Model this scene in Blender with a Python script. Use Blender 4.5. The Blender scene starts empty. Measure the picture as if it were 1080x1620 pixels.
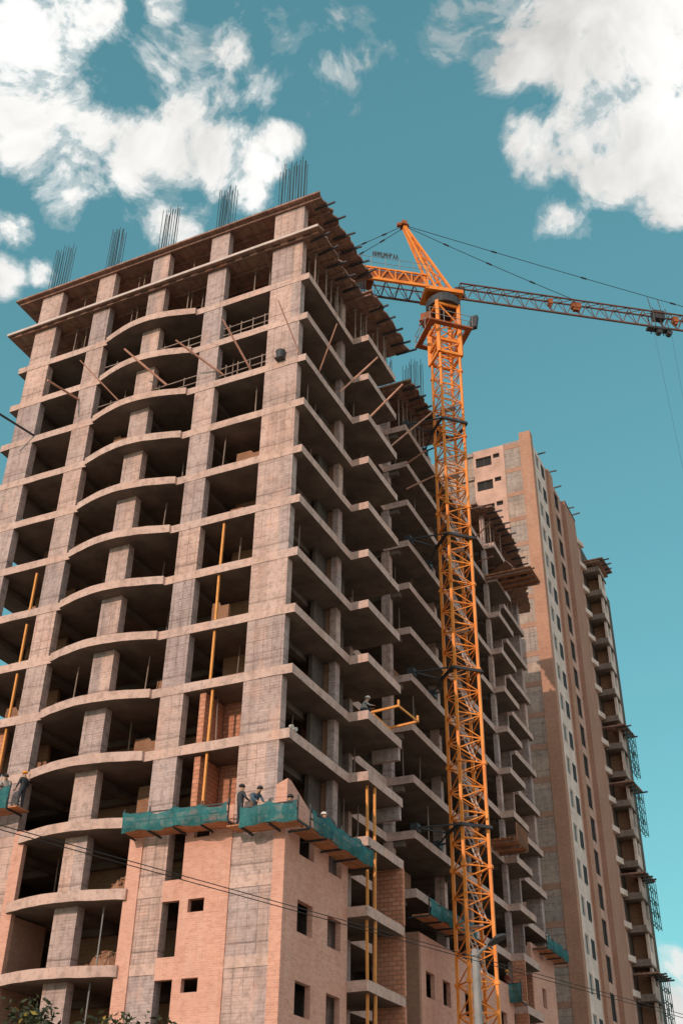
import bpy, bmesh, math, random
from mathutils import Vector, Matrix
random.seed(7)
sc = bpy.context.scene
col = sc.collection
R = math.radians

# ------------------------------------------------------------------ helpers
ORG = {}

def tag(o, label=None, cat=None, group=None, kind=None):
    if label: o['label'] = label
    if cat: o['category'] = cat
    if group: o['group'] = group
    o['kind'] = kind or 'thing'
    return o

def thing(name, loc, label, cat, group=None):
    o = bpy.data.objects.new(name, None)
    o.empty_display_size = 0.3
    col.objects.link(o)
    o.location = loc
    ORG[o.name] = Vector(loc)
    return tag(o, label, cat, group)

class MB:
    """collects simple solids, links them as one mesh object"""
    def __init__(s): s.v = []; s.f = []
    def add(s, vs, fs):
        n = len(s.v)
        s.v += [tuple(map(float, v)) for v in vs]
        s.f += [tuple(i + n for i in f) for f in fs]
        return s
    def box(s, x0, x1, y0, y1, z0, z1):
        return s.add([(x0,y0,z0),(x1,y0,z0),(x1,y1,z0),(x0,y1,z0),(x0,y0,z1),(x1,y0,z1),(x1,y1,z1),(x0,y1,z1)],
                     [(0,3,2,1),(4,5,6,7),(0,1,5,4),(1,2,6,5),(2,3,7,6),(3,0,4,7)])
    def bar(s, p, q, w=.1, h=None, up=(0,0,1)):
        p = Vector(p); q = Vector(q); h = w if h is None else h
        d = (q - p)
        if d.length < 1e-6: return s
        d.normalize(); up = Vector(up)
        if abs(d.dot(up)) > .97: up = Vector((1,0,0))
        a = d.cross(up).normalized() * w / 2; b = a.cross(d).normalized() * h / 2
        vs = [p-a-b, p+a-b, p+a+b, p-a+b, q-a-b, q+a-b, q+a+b, q-a+b]
        return s.add(vs, [(0,1,2,3),(4,7,6,5),(0,4,5,1),(1,5,6,2),(2,6,7,3),(3,7,4,0)])
    def tube(s, pts, r, n=6):
        pts = [Vector(p) for p in pts]; rings = []
        for i, p in enumerate(pts):
            d = (pts[min(i+1,len(pts)-1)] - pts[max(i-1,0)]).normalized()
            up = Vector((0,0,1)) if abs(d.z) < .95 else Vector((1,0,0))
            a = d.cross(up).normalized(); b = a.cross(d)
            rr = r[i] if isinstance(r, (list, tuple)) else r
            rings.append([p + (a*math.cos(t) + b*math.sin(t))*rr for t in [2*math.pi*k/n for k in range(n)]])
        vs = [v for ring in rings for v in ring]; fs = []
        for i in range(len(pts)-1):
            for k in range(n):
                k2 = (k+1) % n
                fs.append((i*n+k, i*n+k2, (i+1)*n+k2, (i+1)*n+k))
        fs.append(tuple(range(n))[::-1]); fs.append(tuple((len(pts)-1)*n+k for k in range(n)))
        return s.add(vs, fs)
    def prism(s, poly, z0, z1):
        n = len(poly)
        s.add([(x,y,z0) for x,y in poly] + [(x,y,z1) for x,y in poly],
              [tuple(range(n))[::-1], tuple(range(n,2*n))] + [(i,(i+1)%n,(i+1)%n+n,i+n) for i in range(n)])
        return s
    def wall(s, axis, c0, c1, u0, u1, z0, z1, holes=()):
        """wall slab between c0 and c1 along axis ('x' or 'y' normal), spanning u, z, with rectangular holes (ua,ub,za,zb)"""
        us = sorted({u0, u1, *[min(max(h[k],u0),u1) for h in holes for k in (0,1)]})
        zs = sorted({z0, z1, *[min(max(h[k],z0),z1) for h in holes for k in (2,3)]})
        def solid(i, j):
            if i < 0 or j < 0 or i >= len(us)-1 or j >= len(zs)-1: return False
            um = (us[i]+us[i+1])/2; zm = (zs[j]+zs[j+1])/2
            return not any(h[0] < um < h[1] and h[2] < zm < h[3] for h in holes)
        def P(c, u, z): return (u, c, z) if axis == 'y' else (c, u, z)
        for i in range(len(us)-1):
            for j in range(len(zs)-1):
                if not solid(i, j): continue
                a, b, c, d = us[i], us[i+1], zs[j], zs[j+1]
                for cc in (c0, c1):
                    s.add([P(cc,a,c),P(cc,b,c),P(cc,b,d),P(cc,a,d)], [(0,1,2,3)])
                if not solid(i-1,j): s.add([P(c0,a,c),P(c1,a,c),P(c1,a,d),P(c0,a,d)], [(0,1,2,3)])
                if not solid(i+1,j): s.add([P(c0,b,c),P(c1,b,c),P(c1,b,d),P(c0,b,d)], [(0,1,2,3)])
                if not solid(i,j-1): s.add([P(c0,a,c),P(c1,a,c),P(c1,b,c),P(c0,b,c)], [(0,1,2,3)])
                if not solid(i,j+1): s.add([P(c0,a,d),P(c1,a,d),P(c1,b,d),P(c0,b,d)], [(0,1,2,3)])
        return s
    def build(s, name, mat, parent=None, loc=None, fixn=True, smooth=False):
        me = bpy.data.meshes.new(name)
        root = parent
        while root is not None and root.parent is not None: root = root.parent
        off = ORG[root.name] if root is not None else Vector(loc or (0,0,0))
        me.from_pydata([tuple(Vector(v)-off) for v in s.v], [], s.f)
        if fixn:
            bm = bmesh.new(); bm.from_mesh(me)
            bmesh.ops.remove_doubles(bm, verts=bm.verts, dist=1e-5)
            bmesh.ops.recalc_face_normals(bm, faces=bm.faces)
            bm.to_mesh(me); bm.free()
        if smooth:
            for p in me.polygons: p.use_smooth = True
        me.materials.append(mat)
        o = bpy.data.objects.new(name, me); col.objects.link(o)
        if parent is not None: o.parent = parent
        else:
            o.location = off; ORG[o.name] = off
        return o

def copy_part(o, parent, dloc):
    c = o.copy(); col.objects.link(c); c.parent = parent
    c.location = Vector(o.location) + Vector(dloc)
    return c

# ------------------------------------------------------------------ materials
def nt_mat(name, rough=.85, spec=.25):
    m = bpy.data.materials.new(name); m.use_nodes = True
    nt = m.node_tree; b = nt.nodes['Principled BSDF']
    b.inputs['Roughness'].default_value = rough
    b.inputs['Specular IOR Level'].default_value = spec
    return m, nt, b

def N(nt, t, **kw):
    n = nt.nodes.new(t)
    for k, v in kw.items():
        if k.startswith('i_'): n.inputs[k[2:].replace('_',' ')].default_value = v
        else: setattr(n, k, v)
    return n

def mix(nt, fac, a, b, mode='MIX'):
    n = nt.nodes.new('ShaderNodeMix'); n.data_type = 'RGBA'; n.blend_type = mode
    for i, x in ((0, fac), (6, a), (7, b)):
        if hasattr(x, 'is_output'): nt.links.new(x, n.inputs[i])
        elif i == 0: n.inputs[0].default_value = x
        else: n.inputs[i].default_value = (*x, 1)
    return n.outputs[2]

def ramp(nt, src, stops):
    r = nt.nodes.new('ShaderNodeValToRGB'); e = r.color_ramp.elements
    while len(e) < len(stops): e.new(.5)
    for el, (p, c) in zip(e, stops):
        el.position = p; el.color = (c, c, c, 1) if not isinstance(c, tuple) else (*c, 1)
    nt.links.new(src, r.inputs[0]); return r.outputs[0]

def mathn(nt, op, a, b=None, c=None, clamp=False):
    n = nt.nodes.new('ShaderNodeMath'); n.operation = op; n.use_clamp = clamp
    for i, x in enumerate((a, b, c)):
        if x is None: continue
        if hasattr(x, 'is_output'): nt.links.new(x, n.inputs[i])
        else: n.inputs[i].default_value = x
    return n.outputs[0]

def noise(nt, vec, scale, detail=4, rough=.55, vscale=None):
    if vscale:
        mp = N(nt, 'ShaderNodeMapping'); mp.inputs['Scale'].default_value = vscale
        nt.links.new(vec, mp.inputs['Vector']); vec = mp.outputs[0]
    n = N(nt, 'ShaderNodeTexNoise'); n.inputs['Scale'].default_value = scale
    n.inputs['Detail'].default_value = detail; n.inputs['Roughness'].default_value = rough
    nt.links.new(vec, n.inputs['Vector']); return n.outputs['Fac']

def wpos(nt): return nt.nodes.new('ShaderNodeNewGeometry').outputs['Position']

def wall_uv(nt):
    """x+y along any axis-aligned wall, z up"""
    sep = nt.nodes.new('ShaderNodeSeparateXYZ'); nt.links.new(wpos(nt), sep.inputs[0])
    s = mathn(nt, 'ADD', sep.outputs[0], sep.outputs[1])
    cb = nt.nodes.new('ShaderNodeCombineXYZ'); nt.links.new(s, cb.inputs[0]); nt.links.new(sep.outputs[2], cb.inputs[1])
    return cb.outputs[0], sep

def bump(nt, bsdf, h, strength=.5, dist=.03):
    b = N(nt, 'ShaderNodeBump'); b.inputs['Strength'].default_value = strength; b.inputs['Distance'].default_value = dist
    nt.links.new(h, b.inputs['Height']); nt.links.new(b.outputs[0], bsdf.inputs['Normal'])

def concrete(name, c1, c2, boards=True, dark=.55, joint=0.0):
    m, nt, b = nt_mat(name, .9, .2)
    p = wpos(nt); uv, sep = wall_uv(nt)
    n1 = noise(nt, p, .55, 5, .6); n2 = noise(nt, p, 3.2, 5, .65)
    n3 = noise(nt, p, 1.0, 4, .6, (2.2, 2.2, .18))        # vertical run-off streaks
    base = mix(nt, ramp(nt, n1, [(.3, 0.), (.7, 1.)]), c1, c2)
    base = mix(nt, ramp(nt, n2, [(.36, .5), (.52, 0.), (1, 0.)]), base, tuple(x*dark for x in c1))
    base = mix(nt, ramp(nt, n3, [(.5, 0.), (.72, .42)]), base, tuple(x*dark*.9 for x in c1))
    # each storey-high lift was poured separately and has a tone of its own
    fl = mathn(nt, 'FLOOR', mathn(nt, 'DIVIDE', mathn(nt, 'ADD', sep.outputs[2], -1.29), 3.0))
    fx = mathn(nt, 'FLOOR', mathn(nt, 'DIVIDE', sep.outputs[0], 3.1))
    cb = nt.nodes.new('ShaderNodeCombineXYZ'); nt.links.new(fx, cb.inputs[0]); nt.links.new(fl, cb.inputs[1])
    wn = nt.nodes.new('ShaderNodeTexWhiteNoise'); wn.noise_dimensions = '3D'; nt.links.new(cb.outputs[0], wn.inputs['Vector'])
    tone = mix(nt, wn.outputs['Value'], (.74,.79,.85), (1.14,1.03,.95))
    base = mix(nt, .8 if boards else .25, base, mix(nt, 1., base, tone, 'MULTIPLY'))
    if boards:
        fr = mathn(nt, 'FRACT', mathn(nt, 'DIVIDE', mathn(nt, 'ADD', sep.outputs[2], mathn(nt, 'MULTIPLY_ADD', noise(nt, p, 1.6, 3), .10, -1.34)), 3.0))
        jl = ramp(nt, mathn(nt, 'ABSOLUTE', mathn(nt, 'ADD', fr, -.155)), [(.0,0.),(.128,0.),(.150,.75),(.165,.12),(.3,0.)])
        base = mix(nt, jl, base, tuple(x*.33 for x in c1))
    n5 = noise(nt, p, 1.0, 5, .65, (1.1,1.1,.5)); n6 = noise(nt, p, 7., 4, .7)
    base = mix(nt, ramp(nt, n5, [(.55, 0.), (.72, .38)]), base, (c2[0]*1.12, c2[1]*.82, c2[2]*.66))
    base = mix(nt, ramp(nt, n6, [(.30, .38), (.42, 0.)]), base, tuple(x*.5 for x in c1))
    base = mix(nt, ramp(nt, n6, [(.58, 0.), (.75, .4)]), base, tuple(min(1,x*1.25) for x in c2))
    h = n2
    if boards:
        bk = N(nt, 'ShaderNodeTexBrick'); bk.offset = .37
        bk.inputs['Color1'].default_value = (1,1,1,1); bk.inputs['Color2'].default_value = (.84,.84,.84,1)
        bk.inputs['Mortar'].default_value = (.66,.65,.64,1); bk.inputs['Scale'].default_value = 1
        bk.inputs['Brick Width'].default_value = .95; bk.inputs['Row Height'].default_value = .13
        bk.inputs['Mortar Size'].default_value = .014; bk.inputs['Bias'].default_value = .1
        nt.links.new(uv, bk.inputs['Vector'])
        pn = N(nt, 'ShaderNodeTexBrick'); pn.offset = 0.
        pn.inputs['Color1'].default_value = (1,1,1,1); pn.inputs['Color2'].default_value = (.93,.92,.92,1); pn.inputs['Mortar'].default_value = (.60,.575,.575,1)
        pn.inputs['Scale'].default_value = 1; pn.inputs['Brick Width'].default_value = .46; pn.inputs['Row Height'].default_value = .62; pn.inputs['Mortar Size'].default_value = .018
        nt.links.new(uv, pn.inputs['Vector'])
        base = mix(nt, ramp(nt, noise(nt, p, .45, 3), [(.36, 0.), (.56, .95)]), base, mix(nt, 1., base, pn.outputs[0], 'MULTIPLY'))
        fade = ramp(nt, noise(nt, p, .8, 2), [(.35, .25), (.65, .95)])
        base = mix(nt, fade, base, mix(nt, 1., base, bk.outputs[0], 'MULTIPLY'))
    nt.links.new(base, b.inputs['Base Color'])
    bump(nt, b, h, .6, .03)
    return m

def brick(name, c1, c2, mortar, w=.27, hgt=.085, stain=.6):
    m, nt, b = nt_mat(name, .9, .15)
    p = wpos(nt); uv, sep = wall_uv(nt)
    bk = N(nt, 'ShaderNodeTexBrick'); bk.offset = .5
    bk.inputs['Color1'].default_value = (*c1,1); bk.inputs['Color2'].default_value = (*c2,1)
    bk.inputs['Mortar'].default_value = (*mortar,1); bk.inputs['Scale'].default_value = 1
    bk.inputs['Brick Width'].default_value = w; bk.inputs['Row Height'].default_value = hgt
    bk.inputs['Mortar Size'].default_value = hgt*.13; bk.inputs['Mortar Smooth'].default_value = .3
    nt.links.new(uv, bk.inputs['Vector'])
    n1 = noise(nt, p, .5, 5, .62); n2 = noise(nt, p, 1.0, 4, .6, (1.6,1.6,.22)); n4 = noise(nt, p, 5., 3, .7)
    c = mix(nt, ramp(nt, n1, [(.35, 0.), (.75, .3)]), bk.outputs[0], tuple(x*stain for x in c1))
    c = mix(nt, ramp(nt, n2, [(.52, 0.), (.75, .3)]), c, tuple(min(1,x*1.1+.06) for x in mortar))
    c = mix(nt, ramp(nt, noise(nt, p, .23, 3, .5), [(.4, 0.), (.65, .3)]), c, (c2[0]*1.02, c2[1]*1.12, c2[2]*1.2))
    c = mix(nt, ramp(nt, noise(nt, p, 1.7, 5, .7), [(.54, 0.), (.7, .32)]), c, tuple(x*.62 for x in c1))
    c = mix(nt, ramp(nt, n4, [(.3, .22), (.5, 0.)]), c, tuple(x*.5 for x in c1))
    nt.links.new(c, b.inputs['Base Color']); bump(nt, b, bk.outputs['Fac'], -.4, .02)
    return m

def plain(name, c, rough=.6, spec=.3, var=.25, scale=3., metal=0., c2=None):
    m, nt, b = nt_mat(name, rough, spec); p = wpos(nt)
    n1 = noise(nt, p, scale, 5, .65)
    cc = mix(nt, ramp(nt, n1, [(.3, 0.), (.7, 1.)]), tuple(x*(1-var) for x in c), c2 or tuple(min(1,x*(1+var*.5)) for x in c))
    nt.links.new(cc, b.inputs['Base Color']); b.inputs['Metallic'].default_value = metal
    return m

def timber(name, c1, c2, plank=.16):
    m, nt, b = nt_mat(name, .85, .2); p = wpos(nt)
    sep = nt.nodes.new('ShaderNodeSeparateXYZ'); nt.links.new(p, sep.inputs[0])
    bk = N(nt, 'ShaderNodeTexBrick'); bk.offset = .5
    bk.inputs['Color1'].default_value = (*c1,1); bk.inputs['Color2'].default_value = (*c2,1)
    bk.inputs['Mortar'].default_value = tuple(x*.3 for x in c1)+(1,); bk.inputs['Scale'].default_value = 1
    bk.inputs['Brick Width'].default_value = 2.2; bk.inputs['Row Height'].default_value = plank
    bk.inputs['Mortar Size'].default_value = .012
    cb = nt.nodes.new('ShaderNodeCombineXYZ')
    nt.links.new(sep.outputs[1], cb.inputs[0]); nt.links.new(sep.outputs[0], cb.inputs[1])
    nt.links.new(cb.outputs[0], bk.inputs['Vector'])
    n = noise(nt, p, 2.5, 5, .65)
    c = mix(nt, ramp(nt, n, [(.35, .55), (.6, 0.)]), bk.outputs[0], tuple(x*.45 for x in c1))
    n2 = noise(nt, p, .9, 4, .6)
    c = mix(nt, ramp(nt, n2, [(.55, 0.), (.75, .5)]), c, (c1[0]*1.5, c1[1]*.95, c1[2]*.6))
    nt.links.new(c, b.inputs['Base Color']); return m

M = {}
M['conc']   = concrete('weathered_concrete', (.54,.39,.352), (.69,.52,.475), dark=.45)
M['slab']   = concrete('slab_concrete', (.55,.375,.318), (.67,.48,.42), boards=False, dark=.5)
M['soffit'] = plain('shade_darkened_soffit', (.20,.15,.128), .9, .15, .4, .7)  # slab undersides: shade put into a darker concrete colour
M['floor']  = plain('dusty_bounce_darkened_floor', (.13,.09,.065), .95, .1, .35, .9)  # dusty slab tops, colour darkened to cut bounce onto the ceilings
M['concB']  = concrete('grey_brown_concrete', (.42,.33,.285), (.54,.44,.385))
M['inner']  = concrete('shade_darkened_inner_concrete', (.10,.08,.07), (.15,.12,.10), boards=False)  # inner concrete with the shade of the bays in its colour
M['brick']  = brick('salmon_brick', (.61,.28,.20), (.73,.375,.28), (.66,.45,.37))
M['brick2'] = brick('brown_and_shaded_brick', (.38,.19,.13), (.47,.245,.17), (.38,.27,.21))
M['block']  = brick('rough_brick_infill', (.56,.215,.125), (.68,.30,.19), (.30,.16,.11), .40, .2, .5)
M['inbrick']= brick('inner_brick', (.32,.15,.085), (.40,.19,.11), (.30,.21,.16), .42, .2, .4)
M['plaster']= plain('white_plaster', (.76,.61,.54), .9, .2, .25, .7)
M['brickB'] = brick('weathered_brick', (.42,.195,.125), (.52,.26,.175), (.42,.30,.235), stain=.45)
M['cslab'] = concrete('dark_balcony_concrete', (.20,.155,.135), (.28,.22,.19), boards=False)
M['pink']   = plain('pink_render', (.58,.36,.29), .9, .2, .28, .7)
M['ply']    = timber('rusty_formwork_board', (.30,.175,.14), (.42,.245,.19), .5)
M['plank']  = timber('orange_planks', (.50,.22,.115), (.62,.29,.155), .16)
M['post']   = plain('new_timber', (.80,.34,.10), .7, .2, .15, 4.)
M['pole']   = plain('weathered_pole', (.62,.29,.21), .8, .2, .3, 2., c2=(.70,.38,.28))
M['steel']  = plain('dark_steel', (.045,.048,.055), .6, .4, .3, 3.)
M['rebar']  = plain('rebar_steel', (.055,.075,.085), .7, .3, .3, 3.)
M['prop']   = plain('prop_steel', (.34,.25,.21), .7, .3, .4, 1.)
M['crane']  = plain('crane_orange', (.96,.245,.022), .5, .35, .22, .7, c2=(1.0,.37,.075))
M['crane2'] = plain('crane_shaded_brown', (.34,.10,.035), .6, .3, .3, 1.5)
M['jibc']   = plain('jib_and_shaded_truss_paint', (.15,.062,.042), .6, .3, .35, 1.)
M['ladder'] = plain('pale_ladder', (.62,.50,.46), .6, .3, .25, 2.)
M['net']    = plain('green_debris_mesh', (.02,.125,.12), .8, .1, .5, 2.2, c2=(.045,.21,.20))
def net_mat():
    m, nt, b = nt_mat('green_debris_mesh', .8, .1); p = wpos(nt)
    n1 = noise(nt, p, 1.3, 5, .65); n2 = noise(nt, p, 9., 3, .6)
    c = mix(nt, ramp(nt, n1, [(.3,0.),(.7,1.)]), (.018,.095,.105), (.045,.185,.195)); c = mix(nt, ramp(nt, n2, [(.5,0.),(.8,.5)]), c, (.09,.27,.25))
    nt.links.new(c, b.inputs['Base Color']); nt.links.new(ramp(nt, noise(nt, p, 3., 4, .6), [(.3,.72),(.6,1.)]), b.inputs['Alpha'])
    return m
M['net'] = net_mat()
M['teal']   = plain('teal_scaffold', (.09,.17,.17), .8, .1, .4, 2.)
M['glass']  = plain('window_glass', (.03,.085,.10), .12, .6, .4, .4)
M['dglass'] = plain('dark_opening', (.03,.026,.025), .7, .2, .3, .6)
M['frame']  = plain('window_frame', (.60,.57,.54), .6, .3, .1, 2.)
M['grey']   = plain('galvanised_steel', (.27,.26,.26), .5, .4, .2, 2.)
M['wire']   = plain('black_cable', (.03,.028,.028), .6, .3, .2, 2.)
M['weight'] = plain('counterweight_concrete', (.36,.32,.29), .9, .2, .3, 1.)

# ------------------------------------------------------------------ measured layout (metres)
YF = 38.73           # front face of the unfinished block
Z0 = 46.73           # top of its upper finished slab, storeys are 3 m
LV = [Z0 - 3*i for i in range(16)]
TH = .44             # slab edge depth
XL = -40.8

# ------------------------------------------------------------------ ground
g = MB(); g.add([(-900,-500,0),(900,-500,0),(900,1400,0),(-900,1400,0)], [(0,1,2,3)])
gm, nt, b = nt_mat('dry_ground', .95, .1); p = wpos(nt)
c = mix(nt, ramp(nt, noise(nt, p, .12, 6, .6), [(.35,0.),(.65,1.)]), (.30,.235,.18), (.40,.33,.26))
nt.links.new(c, b.inputs['Base Color'])
tag(g.build('ground', gm), kind='structure')

# ------------------------------------------------------------------ unfinished tower
T = thing('unfinished_tower', (-30, 58, 0), 'bare concrete high-rise frame with bowed balconies and rust brown formwork on top', 'building')

bow = []
for k in range(0, 17):
    t = k/16; x = -34.12 + (27.92-34.12)*-1*t if False else -34.12 + 6.2*t
    bow.append((x, YF - .16 - .62*math.sin(math.pi*t)))
plan = [(XL, YF), (-34.12, YF)] + bow + [(-27.92, YF),
        (-20.65, YF), (-20.65, 44.70), (-19.67, 44.70), (-19.67, 48.89), (-22.5, 48.89), (-22.5, 53.6),
        (-20.9, 53.6), (-21.05, 69.9), (-20.22, 69.9), (-20.28, 73.58), (-22.3, 73.6), (-22.3, 74.2), (-21.02, 74.2),
        (-21.02, 79.6), (XL, 79.6)]
def rough(poly, rnd):
    out = []
    for k in range(len(poly)):
        a = Vector(poly[k]); b2 = Vector(poly[(k+1) % len(poly)]); L = (b2-a).length
        n = max(1, int(L/.9)) if a.y < 77 and a.x > -41 and L > 1.2 and max(a.y,b2.y) < 79.7 and not (a.x < -40 and b2.x < -40) else 1
        nrm = Vector((b2.y-a.y, a.x-b2.x)).normalized()
        out.append(tuple(a))
        for j in range(1, n): out.append(tuple(a.lerp(b2, (j+rnd.uniform(-.3,.3))/n) + nrm*rnd.uniform(-.008,.010)))
    return out
def make_slab(seed):
    rnd = random.Random(seed); pp = rough(plan, rnd); n = len(pp); mb = MB()
    mb.add([(x,y,LV[0]-TH+rnd.uniform(-.016,.014)) for x,y in pp] + [(x,y,LV[0]+rnd.uniform(-.012,.008)) for x,y in pp],
           [tuple(range(n))[::-1], tuple(range(n,2*n))] + [(i,(i+1)%n,(i+1)%n+n,i+n) for i in range(n)])
    for xc in (-39.3,-35.0,-31.0,-26.8,-22.4): mb.box(xc-.18, xc+.18, YF+.51, 46.45, LV[0]-TH-.3, LV[0]-TH+.1)
    for yc in (44.37, 53.9, 61.1, 65.7, 70.2): mb.box(-24.55, -21.6, yc-.16, yc+.16, LV[0]-TH-.3, LV[0]-TH+.1)
    mb.box(-40.0,-22.7, 42.4, 42.7, LV[0]-TH-.3, LV[0]-TH+.1)
    o = mb.build('floor_slab', M['slab'], T)
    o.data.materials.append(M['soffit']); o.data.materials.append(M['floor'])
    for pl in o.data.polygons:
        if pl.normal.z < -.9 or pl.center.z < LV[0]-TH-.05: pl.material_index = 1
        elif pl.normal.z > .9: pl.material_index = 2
    return o
slabs = [make_slab(k) for k in range(4)]
for k in range(1, 4): slabs[k].location.z -= 3*k
for i in range(4, 15): copy_part(slabs[(i*7+i//4) % 4], T, (0,0,-3*i+3*((i*7+i//4) % 4)))

def column(x0, x1, y0, y1, z0=0, z1=52.5, mat='conc'):
    return MB().box(x0, x1, y0, y1, z0, z1).build('column', M[mat], T)
EPS = .025
for x0, x1 in ((-40.1,-38.48), (-35.65,-34.42), (-31.6,-30.4), (-27.42,-26.18), (-23.08,-21.15)):
    column(x0, x1, YF+EPS, YF+.5)
# piers along the right side
for x0, x1, y0, y1, zt in ((-21.5,-21.15,44.1,44.62,52.5), (-22.74,-22.2,53.65,54.1,49.4), (-22.9,-22.3,48.3,48.7,52.5), (-22.6,-22.0,60.9,61.35,49.4),
                       (-21.3,-21.0,69.95,70.4,49.4), (-22.4,-21.3,73.9,74.15,49.4), (-22.4,-21.3,79.0,79.55,49.4), (-22.6,-22.0,65.5,65.9,49.4)):
    column(x0, x1, y0, y1, 0, zt)
pw = MB().box(-22.95,-21.51,44.2,44.55,LV[1]+.01,LV[0]-TH-.01).build('shade_dark_pier', M['inbrick'], T)  # pier front lies in shadow, the shade is put into its colour
for i in range(1, 14): copy_part(pw, T, (0,0,-3*i))
for x in (-38, -31, -26): column(x-.3, x+.3, 79.0, 79.5)
# inner walls, storey by storey (blocking light from behind, concrete darkened as shade, brick towards the front)
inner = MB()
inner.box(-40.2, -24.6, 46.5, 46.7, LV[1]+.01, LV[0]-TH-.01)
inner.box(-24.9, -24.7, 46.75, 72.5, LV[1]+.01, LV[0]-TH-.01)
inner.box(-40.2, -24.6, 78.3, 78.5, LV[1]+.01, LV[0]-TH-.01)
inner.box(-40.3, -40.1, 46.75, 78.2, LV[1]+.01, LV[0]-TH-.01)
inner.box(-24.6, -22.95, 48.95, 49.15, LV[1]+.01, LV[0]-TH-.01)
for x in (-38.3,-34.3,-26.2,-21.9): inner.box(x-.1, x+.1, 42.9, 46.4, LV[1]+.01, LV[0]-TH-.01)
w0 = inner.build('darkened_inner_wall', M['inner'], T)
for i in range(-1, 14):
    if i: copy_part(w0, T, (0,0,-3*i))
# brick back walls of the front bays, where they are already laid
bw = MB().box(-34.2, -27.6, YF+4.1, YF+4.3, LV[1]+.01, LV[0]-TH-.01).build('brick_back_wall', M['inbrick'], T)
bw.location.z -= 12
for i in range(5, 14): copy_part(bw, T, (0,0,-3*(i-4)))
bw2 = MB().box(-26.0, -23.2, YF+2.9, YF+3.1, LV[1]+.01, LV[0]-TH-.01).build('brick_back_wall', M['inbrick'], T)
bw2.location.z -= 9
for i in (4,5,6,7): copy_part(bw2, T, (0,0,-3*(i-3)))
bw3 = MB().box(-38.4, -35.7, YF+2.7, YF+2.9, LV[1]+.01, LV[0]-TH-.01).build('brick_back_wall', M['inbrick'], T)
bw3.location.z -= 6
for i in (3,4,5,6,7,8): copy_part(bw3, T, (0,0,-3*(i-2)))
# brick partitions being laid in the bay beside the corner column
for zt in (LV[8], LV[9]):
    z0 = zt-3+.01; z1 = zt-TH-.01
    MB().box(-25.42, -25.12, YF+.25, YF+1.89, z0, z1-.05).build('brick_partition', M['block'], T)
    MB().box(-25.1, -23.1, YF+1.9, YF+2.15, z0, z1).build('brick_partition', M['block'], T)
    MB().box(-38.0, -36.6, YF+.5, YF+.7, z0, z1).build('brick_partition', M['block'], T)

# half-laid brick walls and left-over props inside the open bays
rc = random.Random(21)
bays = [(-38.3,-35.8),(-34.2,-31.8),(-30.2,-27.7),(-26.0,-23.3)]
for i in range(2, 12):
    for b_, (xa, xb) in enumerate(bays):
        if rc.random() < .55 and not (b_ == 3 and i > 8):
            x0 = rc.uniform(xa, xb-1.); x1 = min(xb, x0+rc.uniform(.8,2.2)); y = YF+rc.uniform(1.2,2.4); hh = rc.uniform(.9,2.2)
            MB().box(x0, x1, y, y+.2, LV[i]+.01, LV[i]+hh).add([(x0,y+.02,LV[i]+hh-.02),(x0+(x1-x0)*.5,y+.02,LV[i]+hh-.02),(x0+(x1-x0)*.5,y+.18,LV[i]+hh-.02),(x0,y+.18,LV[i]+hh-.02),
                (x0,y+.02,LV[i]+hh+.22),(x0+(x1-x0)*.4,y+.02,LV[i]+hh+.22),(x0+(x1-x0)*.4,y+.18,LV[i]+hh+.22),(x0,y+.18,LV[i]+hh+.22)],
                [(0,3,2,1),(4,5,6,7),(0,1,5,4),(1,2,6,5),(2,3,7,6),(3,0,4,7)]).build('half_laid_wall', M['inbrick'], T)
        if rc.random() < .7:
            x = rc.uniform(xa, xb); y = YF+rc.uniform(.7,2.4)
            MB().tube([(x,y,LV[i]+.01),(x+rc.uniform(-.1,.1),y,LV[i]+2.5)], .035, 5).build('prop', M['prop'], T)
for i in range(1, 11):
    for y in (40.5, 42.3, 46.4, 47.6, 55.5, 57.3):
        if rc.random() < .5:
            x = rc.uniform(-22.6,-21.3)
            MB().tube([(x,y,LV[i]+.01),(x,y+rc.uniform(-.1,.1),LV[i]+2.5)], .035, 5).build('prop', M['prop'], T)
for i in range(1, 12):
    if rc.random() < .7:
        y0 = rc.uniform(39.6,42.); MB().box(-23.6,-23.4,y0,y0+rc.uniform(1.2,2.4),LV[i]+.01,LV[i]+rc.uniform(1.6,2.5)).build('half_laid_wall', M['inbrick'], T)
    if rc.random() < .7:
        y0 = rc.uniform(55.,60.); MB().box(-23.2,-23.0,y0,y0+rc.uniform(1.2,2.4),LV[i]+.01,LV[i]+rc.uniform(1.6,2.5)).build('half_laid_wall', M['inbrick'], T)

for i in (11,12,13,14): MB().box(-21.63,-21.5,39.4,44.05,LV[i]+.01,LV[i-1]-TH-.31).build('darkened_inner_wall', M['inner'], T)  # dark partition added so the brick windows look black
# salmon brick cladding of the lowest storeys
def bwall(name, axis, c0, c1, u0, u1, z0, z1, holes=(), mat='brick'):
    return MB().wall(axis, c0, c1, u0, u1, z0, z1, holes).build(name, M[mat], T)
FO = YF-.03
h1 = []
for zs in (13.73, 10.73, 7.73, 4.73, 1.73):
    h1.append((-26.18, -25.33, zs+.16, zs+2.32)); h1.append((-24.92, -24.17, zs+1.8, zs+2.32))
bwall('brick_wall', 'y', FO, FO+.25, -26.18, -23.08, 0, 16.72, h1)
bwall('brick_wall', 'y', FO, FO+.25, -21.15, -20.63, 0, 16.72)
bwall('brick_wall', 'y', FO-.01, FO+.25, -28.1, -27.42, 0, 16.1)
bwall('brick_wall', 'y', FO-.01, FO+.25, -34.42, -33.85, 0, 16.9)
bwall('brick_wall', 'y', FO-.01, FO+.25, -36.6, -35.65, 0, 17.6)
bwall('brick_wall', 'x', -28.1, -27.95, FO+.26, YF+2.4, 0, 13.2, (), 'brick2')
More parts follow.
